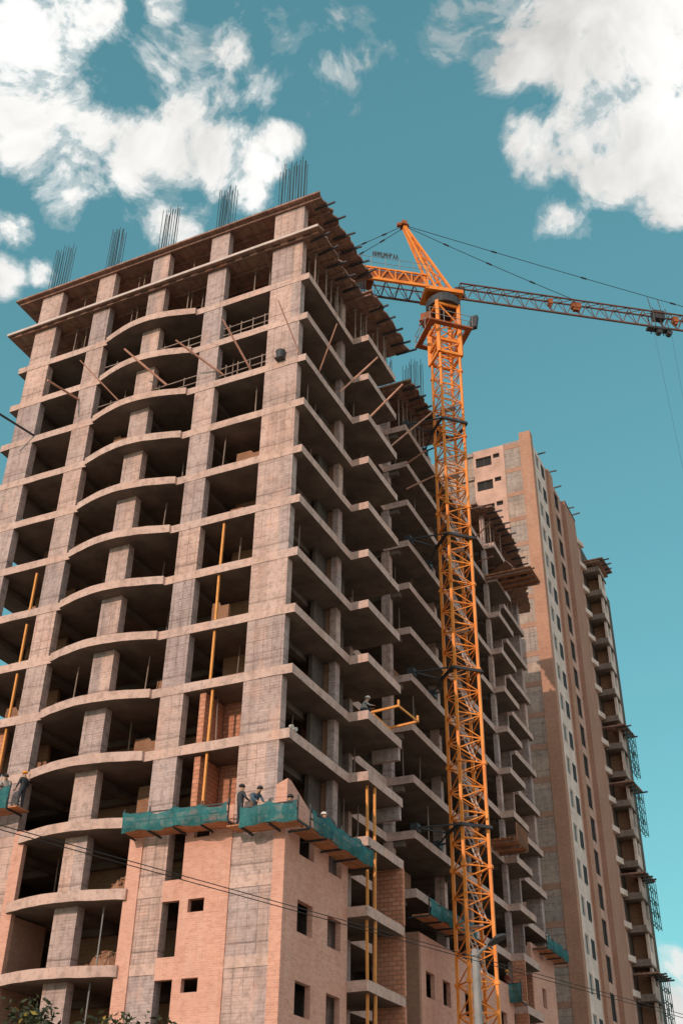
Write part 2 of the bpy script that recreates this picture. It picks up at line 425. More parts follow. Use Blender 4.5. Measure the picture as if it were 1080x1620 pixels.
bwall('brick_wall', 'x', -34.0, -33.86, FO+.26, YF+2.4, 0, 13.2, (), 'brick2')
h2 = []
for zs in (13.73, 10.73, 7.73, 4.73, 1.73):
    h2.append((39.97, 41.33, zs+1.0, zs+2.22)); h2.append((42.74, 44.04, zs+1.0, zs+2.22))
bwall('brick_wall', 'x', -20.88, -20.63, FO+.26, 44.70, 0, 16.72, h2)
# laid brick ramp end on the corner balcony above the cradle
MB().add([(-21.14,FO,16.73),(-20.63,FO,16.73),(-20.63,FO,17.5),(-21.14,FO,17.3),
          (-21.14,FO+.25,16.73),(-20.63,FO+2.2,16.73),(-20.63,FO+.3,17.5),(-21.14,FO+.25,17.3)],
         [(0,1,2,3),(4,7,6,5),(0,4,5,1),(1,5,6,2),(2,6,7,3),(3,7,4,0)]).build('brick_wall', M['brick'], T)
# recessed balcony walls of rough block
for i in range(11, 15):
    bwall('block_wall', 'y', 48.55, 48.8, -21.15, -19.60, LV[i]+.005, LV[i-1]-TH-.005, (), 'block')
for i in (9,10):
    bwall('block_lintel', 'y', 48.55, 48.8, -21.15, -19.72, LV[i]+1.9, LV[i-1]-TH-.005, (), 'conc')
# wing cladding
h3 = []
for zs in (13.73, 10.73, 7.73, 4.73):
    for y0, y1 in ((54.45,55.65),(56.85,57.95),(60.2,61.4),(62.6,63.8),(66.4,67.5)): h3.append((y0,y1,zs+1.0,zs+2.2))
bwall('brick_wall', 'y', 53.55, 53.8, -22.5, -20.82, 0, 14.6, (), 'brick2')  # brown tone paints the shade on this front-facing return
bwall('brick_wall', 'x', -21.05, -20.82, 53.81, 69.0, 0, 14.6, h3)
for i in range(10, 15):
    bwall('block_wall', 'y', 69.82, 70.0, -21.0, -20.2, LV[i]+.005-3, LV[i]-TH-.005, (), 'block')
    bwall('block_wall', 'y', 73.9, 74.1, -21.6, -20.95, LV[i]+.005-3, LV[i]-TH-.005, (), 'block')
h4 = []
for zs in (16.73, 13.73, 10.73, 7.73):
    h4.append((76.2, 77.1, zs+.9, zs+2.1))
bwall('brick_wall', 'x', -21.2, -20.98, 74.18, 79.62, 0, 18.3, h4)
# railing of the front bow while building: guard wires on upper storeys
for i, xs in ((0,(-34.2,-27.6)),(1,(-34.2,-27.6)),(0,(-26.1,-23.1)),(1,(-26.1,-23.1))):
    m = MB()
    for k, hh in enumerate((.55,1.05)):
        m.bar((xs[0],YF+.25,LV[i]-3+hh-.1),(xs[1],YF+.3,LV[i]-3+hh+.05), .05)
    for k in range(4):
        x = xs[0] + (xs[1]-xs[0])*(k+.5)/4
        m.bar((x,YF+.3,LV[i]-3),(x,YF+.3,LV[i]-3+1.2), .045)
    m.build('guard_rail', M['prop'], T)
# starter bars of the next columns
def rebar(x0, x1, y0, y1, z0, z1, n, lean=0):
    m = MB()
    for k in range(n):
        x = x0 + (x1-x0)*k/(n-1); zt = z1 - random.uniform(0,.55)
        for y in (y0, y1):
            dx = random.uniform(-.05,.05); dy = random.uniform(-.06,.06)
            m.tube([(x,y,z0),(x+dx*.5+lean*.5,y+dy*.5,(z0+zt)/2),(x+dx+lean,y+dy,zt-random.uniform(0,.3))], .025, 4)
    for hz in (.35,.7): m.bar((x0,y0,z0+hz),(x1,y0,z0+hz),.03)
    m.build('rebar_bundle', M['rebar'], T)
for x0, x1, n in ((-40.0,-38.6,8),(-35.5,-34.5,7),(-31.5,-30.4,7),(-27.3,-26.2,8),(-23.0,-21.3,10)):
    rebar(x0, x1, YF+.15, YF+.42, 52.4, 57.3, n)
rebar(-29.3,-28.6, 47.0, 47.3, 52.4, 56.5, 4)
rebar(-22.7,-22.0, 53.7, 54.05, 49.5, 53.5, 5)
rebar(-23.4,-22.0, 59.8, 60.2, 49.5, 58.2, 7)
rebar(-21.4,-20.9, 46.5, 47.0, 52.4, 55.6, 5)
rebar(-21.9,-21.2, 50.2, 50.6, 49.5, 54.0, 6)

# ------------------------------------------------------------------ formwork decks on top
def deck(poly, z, joist_dir, label, xr, zprop, props, outr=()):
    cx = sum(p[0] for p in poly)/len(poly); cy = sum(p[1] for p in poly)/len(poly)
    t = thing('formwork_deck', (cx,cy,z-.35), label, 'formwork', 'formwork decks on the bare concrete tower')
    rj = random.Random(int(z*10)+len(poly)); jp = []
    for k in range(len(poly)):
        a = Vector(poly[k]); b2 = Vector(poly[(k+1) % len(poly)]); jp.append(tuple(a))
        if abs(a.x-b2.x) < abs(a.y-b2.y) and a.x > -25 and b2.x > -25:
            n = int((b2-a).length/.55)
            for j in range(1, n):
                o = rj.choice((0,0,.05,.12,-.1,-.16)); f = j/n
                jp.append((a.lerp(b2,f).x-.0+o, a.lerp(b2,f-.02).y)); jp.append((a.lerp(b2,f).x+rj.choice((0,.04,-.12)), a.lerp(b2,f+.02).y))
    MB().prism(jp, z-.12, z).build('board_deck', M['ply'], t)
    xs = [p[0] for p in poly]; ys = [p[1] for p in poly]
    m = MB()
    y = min(ys)+.35
    while y < min(max(ys)-.2, min(ys)+8):
        m.bar((min(xs)+.15,y,z-.2),(xr(y)-.12,y,z-.2), .1, .15); y += 1.15
    m.build('joist', M['ply'], t)
    for (x,y) in props:
        q = MB(); q.tube([(x,y,zprop),(x,y,zprop+1.3)], .05, 6); q.tube([(x,y,zprop+1.3),(x,y,z-.28)], .034, 6)
        q.box(x-.1,x+.1,y-.1,y+.1,z-.28,z-.25)
        q.build('prop', M['prop'], t)
    for p, q in outr:
        MB().bar(p, q, .08, .12).build('outrigger', M['steel'], t)
    return t
random.seed(3)
pr = []
for a, b2 in ((-38.2,-35.9),(-34.0,-31.9),(-30.1,-27.8),(-25.9,-23.4)):
    for k in range(8): pr.append((a+(b2-a)*(k+.5)/8+random.uniform(-.12,.12), YF+random.uniform(.7,2.6)))
prR = [(random.uniform(-21.6,-20.8), 39.4+.42*k+random.uniform(-.15,.15)) for k in range(12)] + \
      [(random.uniform(-20.9,-20.0), 45.1+.4*k) for k in range(9)] + [(-21.6,55.2),(-21.5,56.6),(-21.6,58)]
def outs(x, ys, z, a=.9):
    return [((x-.9,y,z-.27),(x+a*random.uniform(.3,.75),y+random.uniform(-.15,.15),z-.2+random.uniform(-.05,.08))) for y in ys]
deck([(-42.05,38.35),(-19.95,38.30),(-19.85,45.85),(-42.05,45.85)], 52.72, 0, 'topmost brown formwork deck with starter bars rising above it', lambda y: -19.9, 49.75,
     [(x, y+.2) for x, y in pr[::2]] + [(x, y) for x, y in prR[:12:2]], outs(-19.85, (39.3,40.5,41.8,43,44.2,45.3), 52.72))
deck([(-42.07,38.35),(-19.9,38.2),(-19.85,44.1),(-19.15,44.1),(-19.1,50.05),(-22.2,50.1),(-42.07,50.1)], 49.72, 0,
     'second formwork deck from the top, long pale front edge above the bowed balconies', lambda y: -19.95 if y < 44.1 else -19.2, 46.75,
     pr + prR[:21], outs(-19.9,(39,40.1,41.2,42.3,43.4),49.72,.7) + outs(-19.1,(45.6,46.7,47.8,49,49.9),49.72))
deck([(-24.5,52.7),(-20.1,52.7),(-20.1,60.0),(-24.5,60.0)], 49.72, 0, 'smaller formwork deck on the side wing beside the crane mast', lambda y: -20.2, 46.75,
     prR[21:] + [(-21.5+.1*(k%3),53.9+.5*k) for k in range(9)], outs(-20.1,(53.4,54.6,55.8,57,58.4),49.72))
deck([(-24.5,68.5),(-21.0,68.5),(-20.9,69.3),(-20.0,69.3),(-19.85,74.0),(-20.55,80.2),(-24.5,80.3)], 49.72, 0, 'dark formwork deck on the far end of the tower, below the pink facade', lambda y: -20.5, 46.75,
     [(-21,71),(-20.9,72.3),(-21.6,76),(-20.7,70.7),(-20.6,73),(-21.4,75),(-21.5,77.4),(-21.5,78.6)], outs(-19.8,(70,70.9,71.8,72.7,73.6),49.72,.6)+outs(-20.1,(75,76.2,77.4,78.6,79.7),49.72,.6))
deck([(-23.5,74.3),(-20.0,72.2),(-19.4,75.5),(-20.7,80.9),(-23.5,80.9)], 46.3, 0, 'lower dark formwork deck behind the catch platform at the far end of the tower', lambda y: -20.9, 43.75,
     [(-21.4,76.5),(-21.5,78)], [])
eb_ = bpy.data.objects['formwork_deck.001']
MB().bar((-42.05,38.33,49.66),(-19.92,38.18,49.66), .06, .17).build('edge_board', M['ladder'], eb_)
# dark boards left on the left corner
for z in (49.3, 52.3):
    pass

# ------------------------------------------------------------------ safety poles
POLES = [((-35.54,38.73,42.53),(-35.75,36.2,42.1),.07),((-32.64,38.73,41.52),(-33.97,36.53,43.23),.04),((-29.31,38.2,41.37),(-30.92,36.53,42.97),.07),
 ((-26.05,38.73,41.38),(-27.51,36.53,42.36),.065),((-24.08,38.73,41.01),(-24.61,36.53,42.79),.06),((-21.01,38.73,40.8),(-21.25,36.53,42.84),.04),
 ((-20.65,40.44,40.93),(-19.05,39.13,42.57),.04),((-20.65,43.42,41.88),(-19.05,44.62,44.64),.06),((-19.67,45.25,41.03),(-18.07,46.0,43.32),.06),
 ((-20.9,51.31,43.47),(-19.3,54.24,47.64),.06),((-20.9,53.62,43.51),(-19.3,52.89,43.58),.055),((-20.9,54.32,42.15),(-19.3,54.5,42.7),.055),
 ((-21.0,67.85,46.16),(-19.4,66.53,46.33),.05),((-21.0,68.26,44.27),(-19.4,66.55,43.37),.05)]
PLAB = ['short pink pole out from the left front bay, lowest on the left','thin pole leaning out left of the upper bowed balcony','long orange pole angled across the upper bowed balcony',
 'orange pole ending at the right end of the upper bow','red brown pole slanting down the bay between bow and corner column','thin pole leaning against the corner column near the top',
 'thin pale pole just round the corner on the right face','brown pole slanting up to the second zigzag balcony edge','pole propped out from the third zigzag balcony on the right face',
 'long pole reaching up past the wing slabs towards the crane','level pole on the wing slab just left of the crane','lowest pole on the wing touching the crane mast line',
 'upper pole sticking out of the far wing, right of the crane','lower pole sticking out of the far wing, right of the crane']
for (a, b2, r), l in zip(POLES, PLAB):
    m = MB(); A = Vector(a); B = Vector(b2); d = (A-B).normalized()
    m.tube([A + d*.35, (A+B)/2, B], [r, r*.95, r*.8], 7)
    tag(m.build('wooden_pole', M['pole'], None, loc=a), l, 'pole', 'safety poles on the tower')
m = MB(); m.tube([(-38.4,38.7,40.75),(-39.19,36.53,41.02),(-39.9,34.6,41.3)], .07, 7)
tag(m.build('steel_pipe', M['steel'], None, loc=(-38.4,38.7,40.75)), 'dark steel pipe sticking out past the left edge of the tower', 'pipe')

# upright posts
def post(x, y, z0, z1, label, w=.10, group='fresh orange timber posts'):
    m = MB(); m.bar((x,y,z0),(x+random.uniform(-.03,.03),y,z1), w, w)
    m.box(x-w*.9,x+w*.9,y-w*.9,y+w*.9,z0-.001,z0+.04)
    tag(m.build('timber_post', M['post'], None, loc=(x,y,z0)), label, 'post', group)
nm = ['topmost','second','third','fourth','fifth']
for k, (zb, zt) in enumerate(((28.73,31.25),(25.73,28.28),(22.73,25.28),(19.73,22.28),(16.73,19.28))):
    x = -24.94 if k < 3 else -24.78
    post(x, YF+.22, zb+.005, zt, f'{nm[k]} orange post from the top in the bay left of the corner column' if k else 'topmost orange post in the bay left of the corner column')
for k, (zb, zt) in enumerate(((28.73,31.05),(25.73,28.0),(22.73,25.2),(19.73,22.28))):
    post(-36.35, YF+.22, zb+.005, zt, f'{nm[k]} orange post at the far left bay, left of the bowed balconies')
for k, i in enumerate((10,11,12,13)):
    zt = LV[i-1]-TH-.005
    post(-19.98, 45.35, LV[i]+.005, zt, f'{nm[k]} near post of the pairs on the right face recessed balconies', .1)
    post(-19.80, 45.75, LV[i]+.005, zt, f'{nm[k]} far post of the pairs on the right face recessed balconies', .1)

# ------------------------------------------------------------------ orange loading frame, platforms, small things
t = thing('hoist_frame', (-19.2,46.3,22.8), 'open orange steel frame sticking out from a right face balcony', 'frame')
P4 = [(-19.85,45.5,22.95),(-18.35,45.3,22.95),(-18.2,47.4,22.95),(-19.85,47.65,22.95)]
for k in (0,1,2,3): MB().bar(P4[k], P4[(k+1)%4], .10 if k % 2 == 0 else .06, .10).build('beam', M['post'], t)
for q in (P4[1], P4[2]): MB().bar((q[0],q[1],q[2]-.05),(q[0],q[1],q[2]+.3), .09).build('stub', M['post'], t)
MB().box(-20.2,-19.7,45.5,47.6,22.75,22.87).build('base_plate', M['post'], t)

t = thing('catch_platform', (-18.8,70.8,43.6), 'brown plank catch platform jutting from the far wing in front of the pink facade', 'platform')
MB().box(-21.0,-17.45,69.5,72.15,43.66,43.74).build('deck', M['plank'], t)
for k in range(4): MB().bar((-21.2,69.7+.75*k,43.55),(-17.5,69.7+.75*k,43.55), .1, .2).build('bearer', M['ply'], t)
m = MB(); m.box(-19.6,-18.0,72.0,72.08,43.75,44.75)
m.build('side_board', M['plank'], t)
m = MB()
for x in (-19.55,-18.8,-18.05): m.bar((x,71.98,43.74),(x,71.98,44.95), .07)
m.bar((-19.6,71.95,44.9),(-17.9,71.95,44.9), .06); m.build('railing', M['plank'], t)

t = thing('loading_platform', (-20.3,67.6,22.5), 'small orange boarded loading platform on the far wing right of the crane mast', 'platform')
MB().box(-21.1,-19.2,66.0,69.2,22.66,22.74).build('deck', M['plank'], t)
MB().box(-19.28,-19.2,66.9,69.2,22.745,23.9).build('side_board', M['plank'], t)
MB().box(-21.0,-19.29,69.1,69.2,22.745,23.7).build('side_board', M['plank'], t)
for y in (66.3,67.6,68.9): MB().bar((-21.2,y,22.58),(-19.25,y,22.58), .1, .16).build('bearer', M['ply'], t)

m = MB(); m.prism([(-22.35,38.82),(-21.9,38.8),(-21.88,38.76),(-22.33,38.76)], 40.735, 41.2)
t = thing('black_bucket', (-22.1,38.68,40.74), 'black bucket on the slab edge in front of the corner column', 'bucket')
q = MB(); q.tube([(-22.1,38.60,40.74),(-22.1,38.60,41.25)], [.2,.27], 12); q.build('body', M['steel'], t)
q = MB(); q.tube([(-22.1+.27*math.cos(a),38.60,41.22+.2*math.sin(a)) for a in [math.pi*k/8 for k in range(9)]], .02, 5); q.build('handle', M['steel'], t)
MB().box(-22.35,-21.85,38.36,38.86,40.70,40.738).build('stand', M['steel'], t)

# floodlight pair under the balcony
t = thing('floodlight', (-20.9,39.2,16.8+3), 'pair of small white floodlights at the corner of the balcony below the hoist frame', 'lamp')
for y in (39.1,39.45):
    MB().tube([(-20.85,y,19.95),(-20.7,y-.05,19.9)], [.06,.1], 8).build('lamp_head', M['frame'], t)
MB().bar((-20.9,39.0,19.86),(-20.9,39.55,19.86), .05).build('bracket', M['steel'], t)
MB().bar((-20.9,39.27,19.735),(-20.9,39.27,19.9), .05).build('stand', M['steel'], t)

def rubble(cx, cy, z, rx, ry, hh, label, seed):
    rnd = random.Random(seed); m = MB(); nu, nv = 14, 4
    vs = [(cx,cy,z+hh)]; fs = []
    for j in range(1, nv+1):
        for i in range(nu):
            a = 2*math.pi*i/nu; f = j/nv
            vs.append((cx+rx*f*math.cos(a)*rnd.uniform(.85,1.1), cy+ry*f*math.sin(a)*rnd.uniform(.85,1.1), z+.005 if j == nv else z+hh*(1-f**1.4)*rnd.uniform(.75,1.25)))
    for i in range(nu):
        fs.append((0,1+i,1+(i+1)%nu))
        for j in range(nv-1):
            a = 1+j*nu; fs.append((a+i,a+nu+i,a+nu+(i+1)%nu,a+(i+1)%nu))
    m.add(vs, fs)
    for k in range(22):
        a = rnd.uniform(0,6.28); f = rnd.random()**.5*.85; x = cx+rx*f*math.cos(a); y = cy+ry*f*math.sin(a); zz = z+hh*(1-f**1.4)
        m.bar((x,y,zz),(x+rnd.uniform(-.2,.2),y+rnd.uniform(-.2,.2),zz+rnd.uniform(-.03,.1)), .11, .08)
    tag(m.build('brick_rubble', M['inbrick'], None, loc=(cx,cy,z)), label, 'rubble', 'rubble heaps in the bowed balconies')
rubble(-29.0, YF+1.2, 13.735, .95, .8, .95, 'heap of broken brick in the bowed balcony level with the highest small window', 1)
rubble(-29.6, YF+1.4, 10.735, 1.2, .9, .95, 'heap of broken brick in the bowed balcony one storey above the lowest visible one', 2)
for k, (x, zb) in enumerate(((-29.55,7.735),(-29.35,10.735))):
    m = MB(); m.tube([(x,YF+.4,zb),(x+.02,YF+.4,zb+2.53)], .035, 6)
    tag(m.build('drain_pipe', M['grey'], None, loc=(x,YF+.4,zb)), ('thin upright pipe in the lowest visible bowed balcony','thin upright pipe beside the lower brick heap in a bowed balcony')[k], 'pipe')

# ------------------------------------------------------------------ green netted cradles
def cradle(p, q, label, h=.70, w=.95, nrm=(0,-1,0), n=4, sag=.12, mat='net'):
    p = Vector(p); q = Vector(q); nrm = Vector(nrm)
    t = thing('work_cradle', tuple((p+q)/2), label, 'scaffold', 'green netted work cradles')
    L = (q-p).length; d = (q-p)/L
    m = MB()
    for s in (0., .5):
        m.bar(p + nrm*(w*(.27+s)), q + nrm*(w*(.27+s)), w*.46, .07)
    m.build('deck', M['plank'], t)
    for k in range(n+1):
        fr = MB()
        a = p + d*(L*k/n)
        fr.bar(a - nrm*.15 + Vector((0,0,-.09)), a + nrm*(w-.02) + Vector((0,0,-.075)), .07, .07)
        fr.bar(a + nrm*w + Vector((0,0,-.1)), a + nrm*w + Vector((0,0,h+.22)), .05)
        fr.build('bracket', M['steel'], t)
    r = MB(); r.bar(p+nrm*w+Vector((0,0,h)), q+nrm*w+Vector((0,0,h)), .05); r.bar(p+nrm*w+Vector((0,0,h*.5)), q+nrm*w+Vector((0,0,h*.5)), .04)
    r.build('rail', M['steel'], t)
    # loosely hung mesh screen, with folds
    nu = max(10, int(L*8)); nv = 6; vs = []; fs = []
    rnd = random.Random(int(L*100)); ph = [rnd.uniform(0,6) for _ in range(4)]
    for side in (0, 1):
        for i in range(nu+1):
            for j in range(nv+1):
                u = i/nu; v = j/nv
                top = h + .05 - sag*abs(math.sin(u*n*math.pi))**.8 - .06*math.sin(u*L*2.3+ph[0])
                bot = -.08 - .05*math.sin(u*L*3.1+ph[3])
                z = bot + (top-bot)*v
                o = w + .10 + .11*abs(math.sin(u*n*math.pi))*math.sin(math.pi*v) + .06*math.sin(u*L*4.2+ph[1]+v)*(1-.4*v) + .04*math.sin(u*L*10+ph[2]+v*3)
                o += .018*side
                vs.append(p + d*(L*u) + nrm*o + Vector((0,0,z)))
    off = (nu+1)*(nv+1)
    for side in (0,1):
        for i in range(nu):
            for j in range(nv):
                a = side*off + i*(nv+1)+j
                fs.append((a, a+nv+1, a+nv+2, a+1))
    m = MB(); m.add(vs[:off], [f for f in fs if max(f) < off]); m.build('net_screen', M[mat], t, fixn=False, smooth=True)
    return t
cradle((-27.85,YF-.06,15.85),(-22.75,YF-.06,15.72), 'longer green netted cradle on the front brick, left of the corner column')
cradle((-22.15,YF-.06,15.42),(-19.60,YF-.06,15.42), 'short green netted cradle wrapping the front of the building corner', n=2)
cradle((-20.60,YF+.2,15.42),(-20.60,44.9,15.42), 'green netted cradle along the right face over the brick windows', nrm=(1,0,0), n=4, sag=.12)
cradle((-20.8,52.6,15.15),(-20.8,59.4,15.35), 'green netted cradle on the wing wall behind the crane mast', nrm=(1,0,0), n=4, sag=.14)
cradle((-20.95,74.6,18.0),(-20.95,79.6,18.0), 'green netted cradle on the far wing in front of the concrete strip', nrm=(1,0,0), n=3, sag=.14)
cradle((-22.0,69.3,13.75),(-20.1,69.3,13.75), 'tiny green netted cradle on the far wing low down right of the mast', nrm=(0,-1,0), n=1, h=.95)
cradle((-36.6,YF-.06,17.75),(-34.35,YF-.06,17.75), 'green netted cradle at the left edge below the first bay', n=1, h=.95)

# ------------------------------------------------------------------ tower crane
CX, CY = -18.5, 55.4; DG = 1.03
K = thing('tower_crane', (CX,CY,0), 'tall orange lattice tower crane tied to the right face of the bare tower', 'crane')
MB().box(CX-2.4,CX+2.4,CY-2.4,CY+2.4,0.004,1.1).build('base_block', M['weight'], K)
def corner(k, z, f=1.): a = R(-90+90*k-2); return Vector((CX+DG*f*math.cos(a), CY+DG*f*math.sin(a), z))
BAY = 1.4; NB = 4
def section(z0, mat, nb=NB):
    m = MB()
    for k in range(4):
        m.bar(corner(k,z0), corner(k,z0+BAY*nb), .15, .15, up=(corner(k,0)-Vector((CX,CY,0))))
        m.bar(corner(k,z0-.09,1.02), corner(k,z0+.09,1.02), .24, .24, up=(corner(k,0)-Vector((CX,CY,0))))
        A, B = k, (k+1) % 4
        for j in range(nb):
            za = z0+BAY*j
            m.bar(corner(A,za), corner(B,za), .065)
            mid = corner(B,za+BAY/2) if k % 2 == 1 else corner(A,za+BAY/2)
            o0 = corner(A if k % 2 == 1 else B, za); o1 = corner(A if k % 2 == 1 else B, za+BAY)
            m.bar(o0, mid, .052); m.bar(mid, o1, .052)
    return m.build('mast_section', mat, K)
s0 = section(1.1, M['crane'])
H = BAY*NB
for k in range(1, 9): copy_part(s0, K, (0,0,H*k))     # up to 51.5
section(1.1+H*9, M['crane'], 3)
lad = MB()
a0 = corner(3,1.4,.55)+Vector((0,.1,0)); a1 = corner(1,1.4+H*.5-.3,.55)
def ladder(m, a, b, wv):
    for s in (-1,1): m.bar(a+wv*s, b+wv*s, .06)
    n = 9
    for k in range(n):
        c = a.lerp(b,(k+.5)/n); m.bar(c-wv, c+wv, .035)
ladder(lad, a1+Vector((0,0,-2.4)), a1.lerp(a0,1)+Vector((0,0,2.4-2.5)), Vector((0,.2,0))) if False else None
ladder(lad, Vector((CX+.55,CY-.15,1.3)), Vector((CX-.5,CY+.15,1.3+H*.5)), Vector((.06,.2,0)))
lad.box(CX-.6,CX+.45,CY+.0,CY+.45,1.1+H*.5-.05,1.1+H*.5)
ladder(lad, Vector((CX+.55,CY+.1,1.3+H*.5)), Vector((CX-.5,CY+.25,1.1+H)), Vector((.06,.2,0)))
l0 = lad.build('ladder', M['ladder'], K)
for k in range(1, 9): copy_part(l0, K, (0,0,H*k))
# ties to the building
for i in (0,3,6,9):
    z = LV[i]+.2
    m = MB()
    for k in range(4): m.bar(corner(k,z,1.22), corner((k+1)%4,z,1.22), .13, .16)
    for a, b2 in (((-20.9,53.9,z),corner(3,z,1.2)),((-20.9,53.9,z),corner(0,z,1.2)),((-20.95,57.2,z),corner(3,z,1.2)),((-20.95,57.2,z),corner(2,z,1.2))):
        m.bar(a, b2, .075)
    m.box(-21.2,-20.8,53.7,54.2,LV[i]+.004,LV[i]+.4); m.box(-21.2,-20.8,57.0,57.5,LV[i]+.004,LV[i]+.4)
    m.build('tie_frame', M['steel'], K)
# climbing cage and walkway
m = MB()
for k in range(4):
    m.bar(corner(k,52.8,1.12), corner(k,57.6,1.12), .24, .24, up=(corner(k,0)-Vector((CX,CY,0))))
    for z in (52.9,54.0,55.6,57.4): m.bar(corner(k,z,1.15), corner((k+1)%4,z,1.15), .14, .2)
    m.bar(corner(k,52.9,1.15), corner((k+1)%4,54.0,1.15), .08); m.bar(corner(k,54.0,1.15), corner((k+1)%4,55.6,1.15), .08)
    m.bar(corner((k+1)%4,55.6,1.15), corner(k,57.4,1.15), .08)
m.build('climbing_cage', M['crane'], K)
m = MB()
W1 = [Vector(c+(54.9,)) for c in ((-18.7,53.05),(-16.35,55.2),(-18.4,57.6),(-20.75,55.45))]
cen = sum(W1, Vector())/4
for k in range(4):
    a, b2 = W1[k], W1[(k+1)%4]; ai = a.lerp(cen,.24); bi = b2.lerp(cen,.24)
    up = Vector((0,0,.12))
    m.add([a,b2,bi,ai,a+up,b2+up,bi+up,ai+up], [(3,2,1,0),(4,5,6,7),(0,1,5,4),(1,2,6,5),(2,3,7,6),(3,0,4,7)])
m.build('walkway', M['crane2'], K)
m = MB()
for k in range(4):
    a, b2 = W1[k], W1[(k+1)%4]
    for z in (.6,1.1): m.bar(a+Vector((0,0,z)), b2+Vector((0,0,z)), .035)
    for f in (0,.33,.67): m.bar(a.lerp(b2,f), a.lerp(b2,f)+Vector((0,0,1.1)), .035)
m.build('railing', M['grey'], K)
m = MB(); m.bar(W1[1]+Vector((0,.1,.1)), W1[1]+Vector((.1,.3,1.3)), .3, .5); m.build('winch', M['steel'], K)
# slewing part
JD = Vector((.816,.578,0)); JN = Vector((.578,-.816,0))     # along the jib, and towards the street
O = Vector((CX,CY,0))
def J(a, n, z): return O + JD*a + JN*n + Vector((0,0,z))
m = MB(); m.tube([(CX,CY,57.5),(CX,CY,58.2)], 1.25, 20); m.tube([(CX,CY,58.2),(CX,CY,58.5)], 1.0, 20); m.build('slewing_ring', M['steel'], K)
m = MB()
for n in (-.75,.75): m.bar(J(-1.5,n,58.9), J(1.3,n,58.9), .28, .32)
for a in (-1.4,-.3,1.2): m.bar(J(a,-.75,58.9), J(a,.75,58.9), .22, .3)
m.bar(J(-1.2,0,59.15), J(1.2,0,59.15), 1.4, .08)
m.build('turntable', M['crane'], K)
m = MB()
m.box(-20.15,-19.2,54.75,55.65,56.7,56.8); m.box(-20.05,-19.3,54.85,55.55,56.8,57.45); m.bar((-20.3,55.2,56.75),(-19.0,55.2,56.75),.1,.12)
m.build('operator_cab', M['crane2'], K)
# leaning tower head
m = MB(); ap = J(-2.79,0,65.9)
for n in (-.45,.45):
    m.bar(J(.75,n,59.0), ap+JN*n*.2, .17); m.bar(J(-.5,n,59.0), ap+JN*n*.2+Vector((0,0,-.2)), .15)
def headp(side, f, n):
    b2 = J(.75,n,59.0) if side else J(-.5,n,59.0)
    return b2.lerp(ap+JN*n*.2, f)
for n in (-.45,.45):
    for k in range(7):
        f = .1+.11*k
        m.bar(headp(k%2,f,n), headp((k+1)%2,f+.11,n), .06)
for k in range(6):
    f = .15+.13*k
    m.bar(headp(1,f,-.45), headp(1,f,.45), .06); m.bar(headp(0,f,-.45), headp(0,f,.45), .06)
m.build('tower_head', M['crane'], K)
m = MB(); m.bar(ap-JN*.35+Vector((0,0,.05)), ap+JN*.35+Vector((0,0,.05)), .4, .35)
m.bar(ap-JD*.5, ap+JD*.4, .3, .25); m.build('head_sheave', M['crane2'], K)
# counter jib: platform with lattice sides
CJ0, CJ1, CW = -1.3, -9.6, .85
for n in (-CW, CW):
    m = MB(); th = 1. if n > 0 else .6
    m.bar(J(CJ0,n,58.95), J(CJ1,n,58.95), .2*th, .22*th); m.bar(J(CJ0,n,60.05), J(CJ1,n,60.05), .13*th)
    nn = 7
    for k in range(nn):
        a = CJ0+(CJ1-CJ0)*k/nn; b2 = CJ0+(CJ1-CJ0)*(k+1)/nn; c2 = (a+b2)/2
        m.bar(J(a,n,58.95), J(a,n,60.05), .07*th); m.bar(J(a,n,58.95), J(c2,n,60.05), .07*th); m.bar(J(c2,n,60.05), J(b2,n,58.95), .07*th)
    m.build('counter_jib_truss', M['crane' if n > 0 else 'jibc'], K)  # far truss takes the dark jib colour as painted shade
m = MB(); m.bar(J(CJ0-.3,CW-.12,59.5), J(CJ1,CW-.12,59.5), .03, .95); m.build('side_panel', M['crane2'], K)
m = MB()
for k in range(9):
    a = CJ0+(CJ1-CJ0)*k/8; m.bar(J(a,-CW,58.9), J(a,CW,58.9), .08)
    if k < 8: m.bar(J(a,-CW,58.9), J(CJ0+(CJ1-CJ0)*(k+1)/8,CW,58.9), .05)
m.build('floor_bracing', M['jibc'], K)
for k in range(3):
    m = MB(); m.bar(J(-7.7-.75*k,-.75,58.2), J(-7.7-.75*k,.75,58.2), .6, 2.2); m.build('counterweight', M['weight'], K)
m = MB(); m.bar(J(-5.2,.0,59.5), J(-6.9,.0,59.5), 1.0, .8); m.build('winch', M['crane2'], K)
m = MB()
for n in (CW,):
    for z in (60.6,61.15): m.bar(J(CJ0,n,z), J(CJ1,n,z), .03)
    for k in range(9): a = CJ0+(CJ1-CJ0)*k/8; m.bar(J(a,n,60.1), J(a,n,61.2), .03)
m.build('handrail', M['grey'], K)
